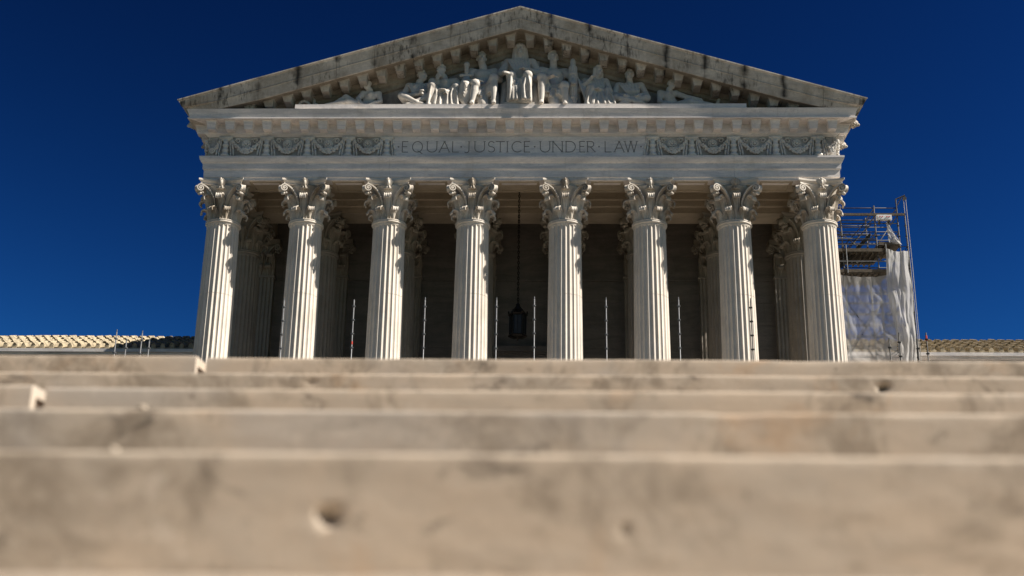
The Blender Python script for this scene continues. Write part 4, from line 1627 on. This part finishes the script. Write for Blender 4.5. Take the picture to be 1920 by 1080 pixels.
for y in (YA, YB_):
    for k in range(6):
        z = 13.0 + k * .62
        part('brace', MB().tube((15.62, y + .06, z), (16.62, y + .06, z + .62), .018, 6))
        part('brace', MB().tube((16.62, y + .08, z), (15.62, y + .08, z + .62), .018, 6))
part('brace', MB().tube((14.2, YB_ - .05, 17.8), (15.6, YB_ - .05, 19.4), .024, 8))
part('brace', MB().tube((15.62, YB_ - .09, 18.1), (14.2, YB_ - .09, 19.4), .024, 8))
part('brace', MB().tube((15.66, YB_ - .05, 18.1), (16.6, YB_ - .05, 19.4), .024, 8))
for z in (17.55, 18.02, 18.9, 19.3):
    part('ledger', MB().tube((13.3, YA + .8, z), (15.62, YA + .8, z), .024, 8))
# lattice girder right-hand face
for k in range(13):
    z = 13.0 + k * .42
    part('lattice', MB().tube((16.62, YA, z), (16.95, YA, z + .42 * (1 if k % 2 else -1) * .5 + .2), .014, 6))
# big top ledger
part('girder', MB().box(13.2, 16.95, YA - .10, YA - .03, 19.46, 19.56), 'plank')
# decks
def deck(x0, x1, z, ya=YA - .12, yb=YB_ + .1):
    n = 6
    for i in range(n):
        a = ya + (yb - ya) * i / n
        part('deck_plank', MB().box(x0, x1, a + .008, a + (yb - ya) / n - .008, z, z + .05), 'plank')
    part('toe_board', MB().box(x0, x1, ya - .035, ya - .004, z + .02, z + .17), 'plank')
    for i in range(int((x1 - x0) / .24)):
        part('joist', MB().box(x0 + .24 * i, x0 + .24 * i + .06, ya, yb, z - .09, z - .004), 'plank')


deck(13.2, 15.85, 17.72)
deck(13.2, 16.0, 16.76)
deck(15.66, 16.6, 18.02)
# stair flight: stringers and treads
for yy in (YA + .25, YA + .85):
    part('stair_stringer', MB().add([(13.9, yy, 17.0), (13.9, yy + .04, 17.0), (15.45, yy + .04, 18.62), (15.45, yy, 18.62), (13.9, yy, 17.16), (13.9, yy + .04, 17.16), (15.45, yy + .04, 18.78), (15.45, yy, 18.78)],
                                    [(0, 1, 2, 3), (4, 7, 6, 5), (0, 3, 7, 4), (1, 5, 6, 2), (0, 4, 5, 1), (3, 2, 6, 7)]))
for i in range(8):
    t = (i + .5) / 8
    part('stair_tread', MB().box(13.9 + 1.55 * t - .1, 13.9 + 1.55 * t + .1, YA + .292, YA + .848, 17.08 + 1.62 * t - .012, 17.08 + 1.62 * t + .012), 'plank')
part('stair_rail', MB().tube((14.2, YA + .2, 18.1), (15.5, YA + .2, 19.5), .02, 8))
part('stair_rail', MB().tube((13.9, YA + .2, 17.55), (15.5, YA + .2, 19.15), .02, 8))
part('guard_rail', MB().tube((13.2, YA - .16, 18.05), (15.9, YA - .16, 18.05), .022, 8))
part('guard_rail', MB().tube((13.2, YA - .16, 17.28), (16.0, YA - .16, 17.28), .022, 8), 'steel')
part('guard_rail', MB().tube((13.2, YA - .05, 18.40), (15.6, YA - .05, 18.36), .030, 8), 'steel')
part('guard_post', MB().tube((14.22, YA - .16, 16.75), (14.22, YA - .16, 18.06), .026, 8), 'steel')
part('guard_post', MB().tube((15.95, YA - .16, 16.75), (15.95, YA - .16, 18.1), .026, 8), 'steel')
# hoist arm with its wheel
hk = MB()
hk.path([Vector((16.60, YA - .05, 19.4)), Vector((16.60, YA - .05, 20.24)), Vector((17.02, YA - .05, 20.42))], .030, 8)
hk.tube((16.64, YA - .05, 19.95), (16.9, YA - .05, 20.40), .022, 6)
part('hoist_arm', hk)
hw = MB().tube((16.99, YA - .09, 20.28), (16.99, YA - .01, 20.28), .085, 14)
hw.tube((16.98, YA - .05, 20.45), (16.99, YA - .05, 20.30), .016, 6)
part('hoist_wheel', hw)
rp = MB()
for dx, x1 in ((-.05, 17.00), (.05, 17.10)):
    rp.path([Vector((16.99 + dx, YA - .05, 20.28)), Vector((17.02 + dx * .9, YA - .05, 17.0)), Vector((17.03 + dx * .6, YA - .05, 13.6)), Vector((17.03 + dx * .4, YA - .05, ZB))], .014, 6)
o = put('hoist_rope', rp, MAT['rope'])
tag(o, 'doubled grey hoist rope hanging straight down from the scaffold arm', 'rope')
# white lamp bar with red lights
wb = place('light_bar', None, None, (15.95, YA - .25, 19.05))
tag(wb, 'small white light bar with red lamps near the scaffold top', 'light')
put('housing', MB().box(15.63, 16.28, YA - .32, YA - .16, 19.16, 19.40).box(15.68, 16.23, YA - .34, YA - .321, 19.19, 19.37), MAT['white'], wb)
for x in (15.76, 15.86, 16.06, 16.16):
    put('red_lamp', MB().tube((x, YA - .36, 19.30), (x, YA - .341, 19.30), .026, 10), MAT['red'], wb)
for x in (15.75, 16.17):
    put('bracket', MB().box(x - .03, x + .03, YA - .28, YA - .1, 19.0, 19.159), MAT['dull_steel'], wb)


# sheets of white debris netting
def sheet(fn, nu, nv):
    mb = MB()
    for j in range(nv + 1):
        for i in range(nu + 1):
            mb.v.append(tuple(fn(i / nu, j / nv)))
    for j in range(nv):
        for i in range(nu):
            a = j * (nu + 1) + i
            mb.f.append((a, a + 1, a + nu + 2, a + nu + 1))
    return mb


def fold(u, v, k):
    p = Vector((u * 2.2 + v * 1.3, v * 4 - u * .8, k))
    r1 = 1 - abs(noise.noise(p * 1.3)) * 2.2            # sharp creases
    r2 = 1 - abs(noise.noise(p * 3.1 + Vector((3, 7, 1)))) * 2
    return .16 * noise.noise(Vector((u * 1.6, v * 3, k + 3))) + .10 * r1 + .045 * r2


sh1 = sheet(lambda u, v: (13.7 + 2.35 * u, YA - .22 + fold(u, v, 1) * .8, 16.70 - (16.70 - 9.0) * v - .14 * 4 * u * (1 - u) * (1 - v)), 60, 90)
o = put('debris_sheet', sh1, MAT['net'], None, True)
tag(o, 'wide see-through white sheet hanging below the lower scaffold deck', 'sheeting', 'white sheets on the scaffold')
sh2 = sheet(lambda u, v: (15.95 + (1.0 + .12 * noise.noise(Vector((v * 6, 1, 2)))) * u - .12 * (1 - u) * sin(v * 9), YA - .30 + fold(u, v, 5) + .9 * max(0, u - .75), 17.75 - .1 * u + .25 * abs(u - .4) - (17.75 - 9.0) * v), 40, 100)
o = put('debris_sheet', sh2, MAT['thick_net'], None, True)
tag(o, 'crumpled white sheet down the outer edge of the scaffold', 'sheeting', 'white sheets on the scaffold')
sh3 = sheet(lambda u, v: (16.05 + .10 * u + (.05 + .45 * u) * v, YA - .22 + .5 * fold(u, v, 9), 19.1 - .95 * v - .1 * u), 14, 20)
o = put('debris_sheet', sh3, MAT['thick_net'], None, True)
tag(o, 'small scrap of white sheet hanging below the light bar', 'sheeting', 'white sheets on the scaffold')
